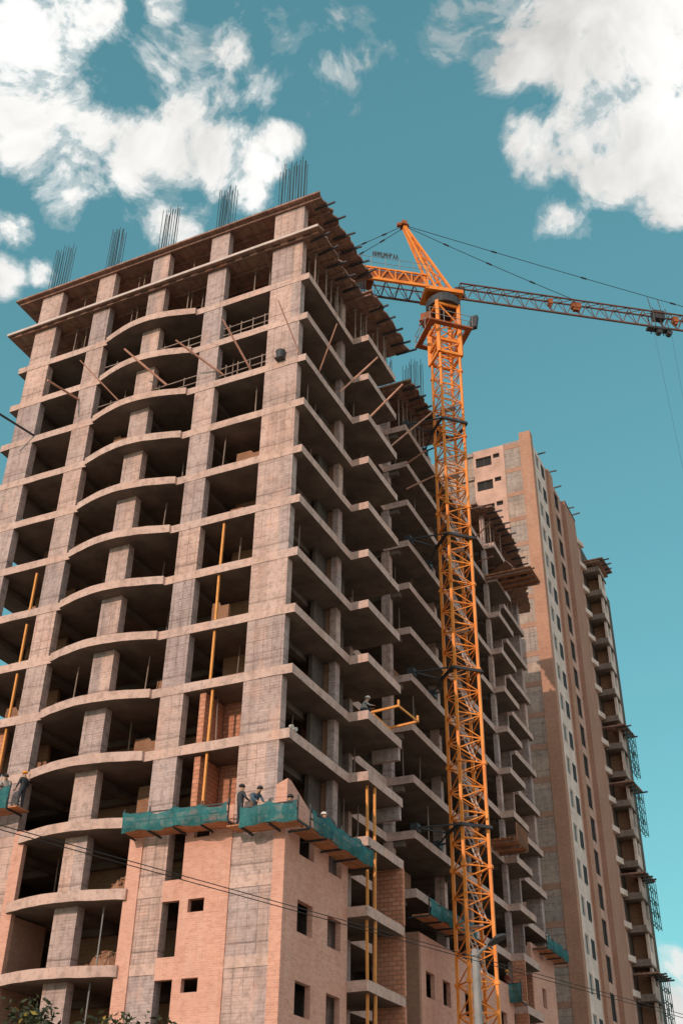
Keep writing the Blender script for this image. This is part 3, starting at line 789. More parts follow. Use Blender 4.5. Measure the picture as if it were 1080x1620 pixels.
# small dark letters standing on the counter jib rail
sg = MB(); a = -5.35
def stroke(a0, z0, a1, z1): sg.bar(J(a0,CW+.05,z0), J(a1,CW+.05,z1), .05, .05)
zb, zt = 61.2, 61.68
for gph in 'NNMUMHPAA':
    w2 = .14
    if gph in 'NMUH':
        stroke(a,zb,a,zt); stroke(a+w2,zb,a+w2,zt)
    if gph == 'N': stroke(a,zb,a+w2,zt)
    if gph == 'M': stroke(a,zt,a+w2/2,zb+.22); stroke(a+w2,zt,a+w2/2,zb+.22)
    if gph == 'U': stroke(a,zb,a+w2,zb)
    if gph == 'H': stroke(a,(zb+zt)/2,a+w2,(zb+zt)/2)
    if gph == 'P': stroke(a,zb,a,zt); stroke(a,zt,a+w2,zt-.1); stroke(a+w2,zt-.1,a,zb+.22)
    if gph == 'A': stroke(a,zb,a+w2/2,zt); stroke(a+w2,zb,a+w2/2,zt); stroke(a+.05,zb+.16,a+w2-.03,zb+.16)
    a += .215
sg.build('letter_sign', M['steel'], K)
# jib
m = MB(); JL = 34.; J0 = 1.3
top = .28; nb = 30
for n in (-top, top): m.bar(J(J0,n,60.35), J(JL,n,60.35), .095)
m.bar(J(J0,0,59.05), J(JL,0,59.05), .12)
for k in range(nb):
    a = J0+(JL-J0)*k/nb; b2 = J0+(JL-J0)*(k+1)/nb; c2 = (a+b2)/2
    for n in (-top, top):
        m.bar(J(a,n,60.35), J(c2,0,59.05), .042); m.bar(J(c2,0,59.05), J(b2,n,60.35), .042)
    m.bar(J(a,-top,60.35), J(a,top,60.35), .05); m.bar(J(a,-top,60.35), J(b2,top,60.35), .04)
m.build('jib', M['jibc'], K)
m = MB(); m.bar(J(J0-.2,-.5,60.0), J(J0+.5,-.3,60.0), .5, .9); m.build('jib_foot', M['steel'], K)
for name, a0, a1 in (('jib_box',9.9,10.6),('jib_box',8.1,8.4),('jib_box',17.9,18.3)):
    m = MB(); m.bar(J(a0,0,60.0), J(a1,0,60.0), .4, .5); m.bar(J(a0+.1,0,59.65), J(a1-.1,0,59.65), .3, .25); m.build('service_box', M['crane2'], K)
# pendants
def pend(p, q, sag=.12, r=.026):
    p = Vector(p); q = Vector(q); m = MB(); pts = []
    for k in range(13):
        f = k/12; v = p.lerp(q,f); v.z -= sag*4*f*(1-f); pts.append(v)
    m.tube(pts, r, 5)
    for f in (.25,.5,.75):
        v = p.lerp(q,f); v.z -= sag*4*f*(1-f); d = (q-p).normalized()
        m.tube([v-d*.22, v+d*.22], .065, 6)
    m.build('pendant_line', M['wire'], K)
pend(ap, J(10.3,0,60.6)); pend(ap+JN*.05, J(25.2,.0,60.5))
pend(ap, J(-9.0,CW,60.1)); pend(ap-JN*.3, J(-9.0,-CW,60.1))
m = MB(); m.bar(J(16.3,0,60.2), J(17.2,0,60.2), .5, .8); m.bar(J(15.7,0,58.8), J(17.5,0,58.8), .5, .18)
for n in (-.42,.42):
    m.bar(J(16.2,n,58.7), J(16.2,n,60.6), .07); m.bar(J(17.2,n,58.7), J(17.2,n,60.6), .07)
for a in (16.6,17.4): m.tube([J(a,-.2,58.55), J(a,.2,58.55)], .22, 10)
for a in (16.3,17.1): m.bar(J(a,0,60.9), J(a-.1,0,62.0), .06)
m.build('trolley', M['steel'], K)
for a in (16.2,17.6):
    m = MB(); m.tube([J(a,0,58.6), J(16.8+(a-16.8)*.3,0,31.5)], .007, 5); m.build('hoist_rope', M['wire'], K)
m = MB(); m.bar(J(16.5,0,31.3), J(17.1,0,31.3), .25, .6); m.tube([J(16.8,0,31.0), J(16.8,0,30.6), J(16.95,0,30.4), J(16.75,0,30.25), J(16.6,0,30.45)], .06, 6)
m.build('hook_block', M['crane'], K)

# ------------------------------------------------------------------ brick tower behind
B = thing('brick_tower', (-30,106,0), 'tall nearly finished brick high-rise behind the crane with white windows strip', 'building')
BX = -21.5
MB().box(-44,-21.85,90.9,126,0,70.4).build('light_blocking_core', M['inner'], B)  # solid unseen filler added to block light inside the tower
hf = []; ZB = [69.45-3*k for k in range(23)]
for z in ZB[:10]:
    hf.append((-27.5,-25.8,z,z+1.2)); hf.append((-25.6,-24.9,z+.75,z+1.28))
MB().wall('y', 90.5, 90.85, -27.75, -24.42, 0, 71.6, hf).build('front_wall', M['pink'], B)
MB().wall('y', 90.56, 90.85, -24.42, -22.66, 0, 71.75).build('concrete_strip', M['concB'], B)
for z in ZB[:22]: MB().box(-24.40,-22.68,90.535,90.6,z+1.45,z+1.95).build('brick_band', M['brick2'], B)
m = MB(); m.wall('y', 90.58, 90.85, -40, -27.75, 0, 71.4)
for z in ZB[:6]: m.box(-29.2,-27.76,90.3,90.6,z+1.5,z+1.95)
m.build('concrete_strip', M['concB'], B)
MB().box(-22.66,-21.47,90.47,91.35,0,72.6).build('corner_pilaster', M['brickB'], B)
for z in ZB[:3]:
    f = MB(); f.wall('y', 90.68, 90.72, -27.5, -25.8, z, z+1.2, [(-27.44,-26.68,z+.06,z+1.14),(-26.62,-25.86,z+.06,z+1.14)])
    fo = f.build('window', M['steel'], B); MB().box(-27.49,-25.81,90.74,90.76,z+.01,z+1.19).build('pane', M['dglass'], fo)
    f = MB(); f.wall('y', 90.68, 90.72, -25.6, -24.9, z+.75, z+1.28, [(-25.55,-24.95,z+.8,z+1.23)])
    fo = f.build('window', M['steel'], B); MB().box(-25.59,-24.91,90.74,90.76,z+.76,z+1.27).build('pane', M['dglass'], fo)
# right face, bay after bay
def rface(name, x, y0, y1, ztop, mat, wins, glass='glass', frame=True, depth=.3):
    holes = []
    for (wa, wb, dz, hh) in wins:
        for k in range(23):
            z = 69.2-3*k+dz
            if z < 6 or z+hh > ztop-.2: continue
            holes.append((wa,wb,z,z+hh))
    MB().wall('x', x-depth, x, y0, y1, 0, ztop, holes).build(name, M[mat], B)
    first = {}
    for h in holes:
        key = (h[0],h[1],round(h[3]-h[2],2))
        if key not in first:
            f = MB(); mid = (h[0]+h[1])/2
            f.wall('x', x-.14, x-.08, h[0], h[1], h[2], h[3], [(h[0]+.07,mid-.03,h[2]+.07,h[3]-.07),(mid+.03,h[1]-.07,h[2]+.07,h[3]-.07)])
            fo = f.build('window', M['frame' if frame else 'steel'], B)
            po = MB().box(x-.19,x-.16,h[0]+.01,h[1]-.01,h[2]+.01,h[3]-.01).build('pane', M[glass], fo)
            first[key] = (fo, po, h[2])
        else:
            fo, po, zb = first[key]
            c = copy_part(fo, B, (0,0,h[2]-zb)); copy_part(po, c, (0,0,0))
rface('plaster_wall', BX, 91.36, 95.6, 71.3, 'plaster', [(92.05,93.3,-.1,1.6)])
rface('plaster_wall', BX+.02, 95.6, 96.0, 71.3, 'pink', [])
rface('brick_pilaster', BX+.28, 96.0, 97.7, 71.2, 'brickB', [], depth=.6)
rface('pink_wall', BX+.0, 97.7, 101.7, 70.9, 'pink', [(98.9,100.7,-1.0,2.2)], 'dglass', False)
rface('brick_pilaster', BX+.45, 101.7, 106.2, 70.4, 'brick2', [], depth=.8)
rface('plaster_wall', BX+.1, 106.2, 109.0, 69.6, 'pink', [(106.9,107.9,-.1,1.4)])
# second, narrower and darker window of the plaster bay: shallow niche windows
f = MB(); f.wall('x', BX+.003, BX+.06, 94.0, 95.0, 69.1, 70.6, [(94.06,94.94,69.17,70.53)])
wf = f.build('window', M['steel'], B); wp = MB().box(BX+.004,BX+.02,94.05,94.95,69.16,70.54).build('pane', M['dglass'], wf)
for k in range(1, 21):
    c = copy_part(wf, B, (0,0,-3*k)); copy_part(wp, c, (0,0,0))
# small wedge balconies in the narrow bay
wb = MB(); wb.prism([(BX+.1,106.6),(BX+.6,108.9),(BX+.1,108.9)], 68.45, 68.6)
wb.add([(BX+.1,106.6,68.6),(BX+.6,108.9,68.6),(BX+.6,108.9,69.0),(BX+.1,106.6,69.0),(BX+.12,106.75,68.6),(BX+.5,108.9,68.6),(BX+.5,108.9,69.0),(BX+.12,106.75,69.0)],
       [(0,1,2,3),(4,7,6,5),(0,4,5,1),(1,5,6,2),(2,6,7,3),(3,7,4,0)])
wb0 = wb.build('wedge_balcony', M['plaster'], B)
for k in range(1, 21): copy_part(wb0, B, (0,0,-3*k))
# projecting wing: open loggias towards the street, white side wall
WX = -19.7; WY0 = 109.0
MB().box(-25, -21.35, 109.05, 118, 0, 66).build('wing_core', M['inner'], B)
MB().box(-21.34, -19.95, 110.9, 111.1, 0, 66).build('loggia_back_wall', M['inbrick'], B)
sw = []
for k in range(22):
    z = 63.7-3*k
    if z > 3: sw.append((110.45,111.6,z,z+1.75))
MB().wall('x', WX-.25, WX, 109.9, 112.1, 0, 66.1, sw).build('wing_side_wall', M['plaster'], B)
f0 = None
for k, h in enumerate(sw):
    if f0 is None:
        f = MB(); f.wall('x', WX-.16, WX-.1, h[0], h[1], h[2], h[3], [(h[0]+.08,111.0,h[2]+.08,h[3]-.08),(111.08,h[1]-.08,h[2]+.08,h[3]-.08)])
        f0 = f.build('window', M['frame'], B); p0 = MB().box(WX-.2,WX-.18,h[0]+.01,h[1]-.01,h[2]+.01,h[3]-.01).build('pane', M['glass'], f0)
    else:
        c = copy_part(f0, B, (0,0,-3*k)); copy_part(p0, c, (0,0,0))
s0 = MB(); s0.box(-21.34, WX+.12, WY0, 112.4, 65.2, 65.42)
s0.box(-21.34, WX+.1, WY0, WY0+.12, 65.425, 65.8)
sl = s0.build('wing_slab', M['cslab'], B)
for k in range(1, 22): copy_part(sl, B, (0,0,-3*k))
for zt in (62.6,):
    pass
# roof edges and props
MB().box(BX+.5, BX-3, 101.75, 106.1, 70.4, 70.62).build('roof_edge', M['ply'], B)
MB().box(-21.6, -19.3, 108.6, 112.6, 66.16, 66.35).build('roof_edge', M['ply'], B)
# protective decks hung on the wing
for k, z in enumerate((66.4, 46.4, 40.4, 31.4, 22.4)):
    nm2 = ['topmost, at the notched roof of the brick tower','second from the top, on the right edge of the brick tower','third from the top, on the right edge of the brick tower',
           'fourth from the top, on the right edge of the brick tower','lowest, near the small cloud at the lower right']
    t = thing('protective_deck', (-19.5,111,z), 'dark protective deck ' + nm2[k], 'platform', 'protective decks on the brick tower')
    MB().prism([(-21.3,108.5),(-18.95,108.5),(-18.7,112.3),(-19.65,112.3)], z, z+.14).build('deck', M['ply'], t)
    for y in (108.9,110,111.1,112.1):
        m = MB(); m.bar((-19.95,y,z-.1),(-18.7+random.uniform(-.2,.5),y,z-.02), .1, .14); m.build('bearer', M['steel'], t)
    if k:
        # hanging tube scaffold with torn mesh below it
        s = thing('hanging_scaffold', (-18.6,111,z-3), 'teal tube scaffold with torn mesh hanging below the protective deck ' + nm2[k].split(',')[0], 'scaffold', 'hanging scaffolds on the brick tower')
        q = MB()
        for y in (109.0,110.1,111.2,112.2):
            q.bar((-19.1,y,z-.15),(-19.1,y,z-4.6), .06); q.bar((-18.75,y,z-.15),(-18.75,y,z-4.6), .06)
            for dz in (1.1,2.2,3.3,4.4): q.bar((-19.1,y,z-dz),(-18.75,y,z-dz), .05)
        for dz in (1.1,2.2,3.3,4.4):
            q.bar((-18.75,109.0,z-dz),(-18.75,112.2,z-dz), .05); q.bar((-19.1,109.0,z-dz),(-19.1,112.2,z-dz), .05)
        q.build('tube_frame', M['teal'], s)
        q = MB()
        for _ in range(6):
            y = random.uniform(109.0,111.4); zz = z-random.uniform(.4,4.2)
            q.add([(-18.78,y,zz),(-18.78,y+random.uniform(.5,1.2),zz-.1),(-18.81,y+random.uniform(.4,1.1),zz-random.uniform(.4,.9)),(-18.76,y,zz-.7)], [(0,1,2,3)])
        q.build('mesh_scraps', M['teal'], s, fixn=False)
# timber outriggers left on the roof
for k, (y, x, z) in enumerate(((93.3,BX,71.35),(96.8,BX+.3,71.3),(99.6,BX,71.0),(103.5,BX+.5,70.75),(105.3,BX+.5,70.75),(109.2,WX,66.5),(111.9,WX,66.5))):
    m = MB(); m.bar((x-1.2,y,z),(x+random.uniform(.5,.9),y+.1,z+random.uniform(-.1,.25)), .1, .14)
    lab = ['first','second','third','fourth','fifth','sixth','last'][k]
    tag(m.build('roof_beam', M['steel'], None, loc=(x,y,z)), f'{lab} dark beam end sticking out from the brick tower roof, counted from the near corner', 'beam', 'beam ends on the brick tower roof')

# ------------------------------------------------------------------ overhead cables, lamp, foliage
def wire(p, q, sag, r, lab):
    p = Vector(p); q = Vector(q); m = MB(); pts = []
    for k in range(41):
        f = -.5+2*k/40; v = p.lerp(q,f); v.z -= sag*4*f*(1-f); pts.append(v)
    m.tube(pts, r, 6); tag(m.build('overhead_cable', M['wire'], None, loc=tuple(p)), lab, 'cable', 'pair of overhead cables')
wire((-14.41,15.72,8.0),(-6.42,40.25,8.0), .0, .010, 'upper of two black cables crossing in front of the buildings')
wire((-14.50,15.83,8.0-.04),(-6.53,40.8,7.985), .0, .010, 'lower of two black cables crossing in front of the buildings')
L = thing('street_lamp', (-11.4,34.1,0), 'grey street lamp with a short arm in front of the crane mast foot', 'street lamp')
m = MB(); m.tube([(-11.4,34.1,0),(-11.4,34.1,4),(-11.4,34.1,9.05)], [.17,.15,.11], 12); m.build('pole', M['grey'], L)
m = MB(); m.tube([(-11.4,34.1,0),(-11.4,34.1,.25)], [.26,.24], 12); m.build('base_plate', M['grey'], L)
m = MB(); m.tube([(-11.4,34.1,8.95),(-11.1,33.85,9.1),(-10.75,33.55,9.17)], .05, 8); m.tube([(-11.4,34.1,9.0),(-11.4,34.1,9.2)], [.14,.1], 10); m.build('arm', M['grey'], L)
hd = MB(); A = Vector((-10.8,33.6,9.15)); Bv = Vector((-10.1,33.05,9.3)); d = (Bv-A).normalized(); sd = d.cross(Vector((0,0,1))).normalized()
vs = []
for f, wd, hh in ((0,.07,.05),(.2,.13,.08),(.7,.17,.1),(1,.07,.04)):
    c = A.lerp(Bv,f)
    vs += [c-sd*wd+Vector((0,0,-.02)), c+sd*wd+Vector((0,0,-.02)), c+sd*wd*.6+Vector((0,0,hh)), c-sd*wd*.6+Vector((0,0,hh))]
fs = [(0,1,2,3),(12,15,14,13)]
for k in range(3):
    for j in range(4): fs.append((k*4+j, k*4+4+j, k*4+4+(j+1)%4, k*4+(j+1)%4))
hd.add(vs, fs); hd.build('lamp_head', M['steel'], L)

lm, nt, b = nt_mat('leaf', .6, .3); p = wpos(nt)
oi = noise(nt, p, 6., 3, .6)
c = mix(nt, ramp(nt, oi, [(.3,0.),(.7,1.)]), (.02,.032,.014), (.06,.06,.02)); nt.links.new(c, b.inputs['Base Color'])
bark = plain('bark', (.10,.075,.055), .9, .1, .4, 4.)
flw = plain('yellow_leaf', (.45,.33,.08), .7, .2, .3, 5.)
def tree(cx, cy, zt, rx, rz, label, seed, n=7000):
    rnd = random.Random(seed)
    t = thing('roadside_tree', (cx,cy,0), label, 'tree')
    m = MB(); m.tube([(cx,cy,0),(cx+.05,cy,zt*.35),(cx-.05,cy+.05,zt*.7)], [.13,.1,.06], 8)
    tips = []
    for k in range(9):
        a = k*2.4; zb = zt*(.35+.04*k); q = Vector((cx+rx*.75*math.cos(a),cy+rx*.75*math.sin(a),zt-rz*.9+rz*.7*rnd.random()))
        m.tube([(cx,cy,zb),((cx+q.x)/2,(cy+q.y)/2,(zb+q.z)/2+.15),q], [.05,.03,.012], 6); tips.append(q)
    m.build('trunk', bark, t)
    lf = MB(); yl = MB()
    cl = [Vector((cx+rnd.gauss(0,rx*.45), cy+rnd.gauss(0,rx*.4), zt-rz+rz*.85*rnd.random())) for _ in range(42)]
    for k in range(n):
        c0 = rnd.choice(cl); r0 = .26
        q = c0+Vector((rnd.gauss(0,r0*.5),rnd.gauss(0,r0*.5),rnd.gauss(0,r0*.42)))
        if q.z > zt: q.z = zt-rnd.random()*.15
        a = Vector((rnd.gauss(0,1),rnd.gauss(0,1),rnd.gauss(0,.6))).normalized(); bb = a.cross(Vector((rnd.gauss(0,1),rnd.gauss(0,1),rnd.gauss(0,1)))).normalized()
        ll = rnd.uniform(.03,.06); ww = ll*.45
        (yl if rnd.random() < .04 else lf).add([q-a*ll, q-bb*ww+a*.01, q+a*ll, q+bb*ww], [(0,1,2,3)])
    lf.build('crown', lm, t, fixn=False); yl.build('yellowing_leaves', flw, t, fixn=False)
tree(-9.35, 11.2, 3.99, 1.0, 1.5, 'small leafy street tree, only its crown top showing at the lower left', 5)
tree(-8.2, 11.4, 3.80, .62, 1.2, 'second small street tree, a thin line of leaves right of the first crown', 9, 3500)

# ------------------------------------------------------------------ people
def mat_flat(name, c, rough=.8): return plain(name, c, rough, .2, .15, 8.)
SKIN = mat_flat('skin', (.42,.24,.16)); PANTS = [mat_flat('dark_trousers',(.05,.055,.07)), mat_flat('brown_trousers',(.16,.11,.08))]
TOPS = {'dark': mat_flat('dark_jacket',(.05,.055,.065)), 'pale': mat_flat('pale_shirt',(.42,.40,.38)), 'blue': mat_flat('blue_jacket',(.07,.12,.17)), 'red': mat_flat('red_shirt',(.30,.08,.06))}
HELM = {'orange': mat_flat('orange_helmet',(.85,.34,.04),.4), 'white': mat_flat('white_helmet',(.8,.78,.75),.4), 'dark': mat_flat('dark_cap',(.05,.05,.055))}
BOOT = mat_flat('boots', (.04,.035,.03))
def person(loc, rz, label, top, helm, pose='stand'):
    """one continuous skinned body; pose gives joints in metres, facing -y"""
    t = thing('person', loc, label, 'person')
    if pose == 'stand':
        J_ = dict(pel=(0,0,.93), sp=(0,0,1.13), ch=(0,-.01,1.34), nk=(0,-.01,1.50), hd=(0,-.03,1.63), hd2=(0,-.03,1.72),
              shL=(.19,0,1.42), elL=(.27,-.02,1.16), wrL=(.24,-.2,.99), shR=(-.19,0,1.42), elR=(-.30,-.06,1.18), wrR=(-.25,-.28,1.1),
              hpL=(.10,0,.9), knL=(.13,-.03,.5), anL=(.15,.02,.09), toL=(.17,-.16,.05), hpR=(-.10,0,.9), knR=(-.12,-.06,.5), anR=(-.14,-.02,.09), toR=(-.17,-.2,.05))
    elif pose == 'bend':
        J_ = dict(pel=(0,.08,.9), sp=(0,0,1.08), ch=(0,-.16,1.22), nk=(0,-.28,1.32), hd=(0,-.37,1.40), hd2=(0,-.41,1.48),
              shL=(.19,-.18,1.27), elL=(.25,-.3,1.02), wrL=(.2,-.5,.95), shR=(-.19,-.18,1.27), elR=(-.26,-.34,1.05), wrR=(-.18,-.52,.9),
              hpL=(.10,.06,.87), knL=(.14,-.06,.48), anL=(.15,.04,.09), toL=(.17,-.14,.05), hpR=(-.10,.06,.87), knR=(-.13,-.1,.48), anR=(-.14,-.02,.09), toR=(-.16,-.2,.05))
    else:  # crouch
        J_ = dict(pel=(0,.12,.38), sp=(0,.06,.56), ch=(0,-.05,.75), nk=(0,-.12,.89), hd=(0,-.17,1.0), hd2=(0,-.19,1.09),
              shL=(.19,-.05,.81), elL=(.26,-.22,.62), wrL=(.16,-.42,.6), shR=(-.19,-.05,.81), elR=(-.26,-.24,.62), wrR=(-.14,-.42,.66),
              hpL=(.11,.1,.36), knL=(.19,-.3,.5), anL=(.16,-.02,.09), toL=(.19,-.2,.05), hpR=(-.11,.1,.36), knR=(-.18,-.32,.48), anR=(-.15,-.04,.09), toR=(-.18,-.22,.05))
    rad = dict(pel=.145, sp=.125, ch=.15, nk=.058, hd=.098, hd2=.085, shL=.075, elL=.05, wrL=.032, hpL=.095, knL=.065, anL=.045, toL=.038)
    for k in list(rad):
        if k.endswith('L'): rad[k[:-1]+'R'] = rad[k]
    names = list(J_); V = [Vector(J_[n]) for n in names]; idx = {n: i for i, n in enumerate(names)}
    E_ = [('pel','sp'),('sp','ch'),('ch','nk'),('nk','hd'),('hd','hd2')]
    for s in 'LR': E_ += [('ch','sh'+s),('sh'+s,'el'+s),('el'+s,'wr'+s),('pel','hp'+s),('hp'+s,'kn'+s),('kn'+s,'an'+s),('an'+s,'to'+s)]
    E_ = [(idx[a], idx[b2]) for a, b2 in E_]; RR = [rad[n] for n in names]
    def addv(v, r, par):
        V.append(Vector(v)); RR.append(r); E_.append((par, len(V)-1)); return len(V)-1
    addv(V[idx['hd']]+Vector((0,-.105,-.01)), .022, idx['hd'])         # nose
    for s in 'LR':
        w = V[idx['wr'+s]]; d = (w-V[idx['el'+s]]).normalized(); sx = d.cross(Vector((0,0,1))).normalized()
        if s == 'R': sx = -sx
        cu = Vector((0,0,-1))
        pm = addv(w+d*.075, .03, idx['wr'+s])
        for k, ln in enumerate((.07,.08,.075,.058)):
            o = sx*(.03-.02*k)
            f1 = addv(w+d*.10+o, .0105, pm); f2 = addv(w+d*(.10+ln*.55)+o*1.15+cu*.008, .0095, f1); addv(w+d*(.10+ln)+o*1.2+cu*.03, .008, f2)
        t1 = addv(w+d*.05+sx*.04, .012, pm); addv(w+d*.09+sx*.06+cu*.012, .010, t1)
    me = bpy.data.meshes.new('tmp'); me.from_pydata([tuple(v) for v in V], E_, [])
    o = bpy.data.objects.new('body', me); col.objects.link(o)
    o.modifiers.new('s', 'SKIN'); sk = me.skin_vertices[0].data
    for i, r in enumerate(RR): sk[i].radius = (r, r)
    sk[0].use_root = True
    sb = o.modifiers.new('u', 'SUBSURF'); sb.levels = 1; sb.render_levels = 1
    dg = bpy.context.evaluated_depsgraph_get(); dg.update()
    nm_ = bpy.data.meshes.new_from_object(o.evaluated_get(dg)); bpy.data.objects.remove(o); nm_.name = 'body'
    for mm in (SKIN, TOPS[top], PANTS[0 if top != 'blue' else 1], BOOT): nm_.materials.append(mm)
    wl = [Vector(J_['wrL']), Vector(J_['wrR'])]; pz = J_['pel'][2]
    legs = [Vector(J_[n]) for n in ('knL','knR','anL','anR','hpL','hpR','pel')]; upp = [Vector(J_[n]) for n in ('sp','ch','shL','shR','elL','elR')]
    for pl in nm_.polygons:
        c0 = pl.center; pl.use_smooth = True
        if (c0-Vector(J_['hd'])).length < .17 and c0.z > J_['nk'][2]-.02: mi = 0
        elif min((c0-w).length for w in wl) < .045 or any((c0-w).length < .2 and (c0-w).dot(w-Vector(J_['el'+s])) > .004 for w, s in zip(wl,'LR')): mi = 0
        elif min((c0-q).length for q in legs) + .0 < min((c0-q).length for q in upp): mi = 3 if c0.z < .13 else 2
        else: mi = 1
        pl.material_index = mi
    bo = bpy.data.objects.new('body', nm_); col.objects.link(bo); bo.parent = t
    hc = Vector(J_['hd2']); hb = bmesh.new()
    bmesh.ops.create_uvsphere(hb, u_segments=14, v_segments=8, radius=.125)
    for v in hb.verts:
        if v.co.z < 0: v.co.z *= .12; v.co.x *= 1.12; v.co.y *= 1.2
        v.co.y *= 1.12; v.co.z *= .95
    hm = bpy.data.meshes.new('helmet'); hb.to_mesh(hm); hb.free(); hm.materials.append(HELM[helm])
    for pl in hm.polygons: pl.use_smooth = True
    ho = bpy.data.objects.new('helmet', hm); col.objects.link(ho); ho.parent = t; ho.location = hc+Vector((0,0,.0))
    hdv = Vector(J_['hd'])
    for nm3, sx, wx, za, zb2 in (('eye',-.035,.012,.022,.036),('eye',.035,.012,.022,.036),('mouth',0,.022,-.05,-.042)):
        eb = MB(); eb.box(hdv.x+sx-wx, hdv.x+sx+wx, hdv.y-.098, hdv.y-.078, hdv.z+za, hdv.z+zb2)
        em = bpy.data.meshes.new(nm3); em.from_pydata(eb.v, [], eb.f); em.materials.append(BOOT)
        eo = bpy.data.objects.new(nm3, em); col.objects.link(eo); eo.parent = t
    t.rotation_euler = (0,0,rz)
    return t
MB_ = R(20)
# plank across the gap between the two front cradles carries the workers
m = MB(); m.box(-22.76,-22.13,YF-1.05,YF-.2,15.42,15.48)
tag(m.build('bridging_plank', M['plank'], None, loc=(-22.45,YF-.6,15.45)), 'short plank bridging the gap between the two front green cradles', 'plank')
person((-22.45,YF-.62,15.48), R(150), 'worker in dark clothes standing in the gap between the two front cradles', 'dark', 'dark', 'stand')
person((-21.85,YF-.55,15.46), R(60), 'worker bent over behind the net just right of the standing one', 'blue', 'dark', 'bend')
person((-20.35,YF-.55,15.46), R(160), 'worker crouching at the building corner, head just above the cradle', 'dark', 'dark', 'crouch')
person((-20.1,41.9,15.46), R(-90), 'worker crouching in the right face cradle above the windows', 'dark', 'white', 'bend')
person((-34.15,YF-.4,17.79), R(-100), 'worker in an orange helmet reaching to the brick edge at far left', 'dark', 'orange', 'stand')
person((-35.0,YF-.55,17.79), R(30), 'worker in pale clothes in the left edge cradle', 'pale', 'dark', 'bend')
person((-20.3,45.6,22.74), R(120), 'worker with a white helmet on the balcony holding the orange frame', 'pale', 'white', 'crouch')
person((-21.1,68.85,13.79), R(150), 'worker in a red shirt in the tiny cradle on the far wing', 'red', 'orange', 'stand')
MB_ = None
m = MB(); m.box(-34.42,-33.85,YF-.95,YF-.06,17.72,17.785)
tag(m.build('bridging_plank', M['plank'], None, loc=(-34.1,YF-.5,17.75)), 'short plank under the worker with the orange helmet', 'plank')

# ------------------------------------------------------------------ camera
cam = bpy.data.cameras.new('camera'); co = bpy.data.objects.new('camera', cam); col.objects.link(co)
r_ = Vector((0.9070896091819006, 0.4206995272657352, 0.014154457694092997)); u_ = Vector((0.22196227792746406, -0.5066131825742658, 0.8331121355611288)); d_ = Vector((-0.35766071644993125, 0.7525656057782342, 0.5529229791825995))
co.matrix_world = Matrix(((r_.x,u_.x,-d_.x,0),(r_.y,u_.y,-d_.y,0),(r_.z,u_.z,-d_.z,1.6),(0,0,0,1)))
cam.sensor_fit = 'VERTICAL'; cam.sensor_height = 24; cam.lens = 25.8097; cam.clip_start = .1; cam.clip_end = 5000
sc.camera = co

# ------------------------------------------------------------------ daylight
SEL, SAZ = R(18), R(9)          # low sun behind the photographer's left shoulder
sdir = Vector((-math.sin(SAZ)*math.cos(SEL), -math.cos(SAZ)*math.cos(SEL), math.sin(SEL)))
sun = bpy.data.lights.new('sun', 'SUN'); sun.energy = 2.1; sun.angle = R(.5); sun.color = (1., .76, .61)
so = bpy.data.objects.new('sun', sun); col.objects.link(so); so.location = (0,-30,60)
so.rotation_euler = (-sdir).to_track_quat('-Z', 'Y').to_euler()

w = bpy.data.worlds.new('World'); sc.world = w; w.use_nodes = True; nt = w.node_tree; nt.nodes.clear()
out = N(nt, 'ShaderNodeOutputWorld'); bg = N(nt, 'ShaderNodeBackground'); nt.links.new(bg.outputs[0], out.inputs[0])
sky = N(nt, 'ShaderNodeTexSky'); sky.sky_type = 'NISHITA'; sky.sun_disc = False
sky.sun_elevation = SEL; sky.sun_rotation = math.atan2(sdir.x, sdir.y); sky.altitude = 200; sky.dust_density = 1.; sky.ozone_density = 1.5
tc = N(nt, 'ShaderNodeTexCoord'); dirv = tc.outputs['Generated']
SKYT = (.78, 1.64, 1.46); CLOUDV = 6.3; STRENGTH = .15
gm_ = N(nt, 'ShaderNodeGamma'); gm_.inputs[1].default_value = .58; nt.links.new(sky.outputs[0], gm_.inputs[0])
skyc = mix(nt, 1., gm_.outputs[0], SKYT, 'MULTIPLY')
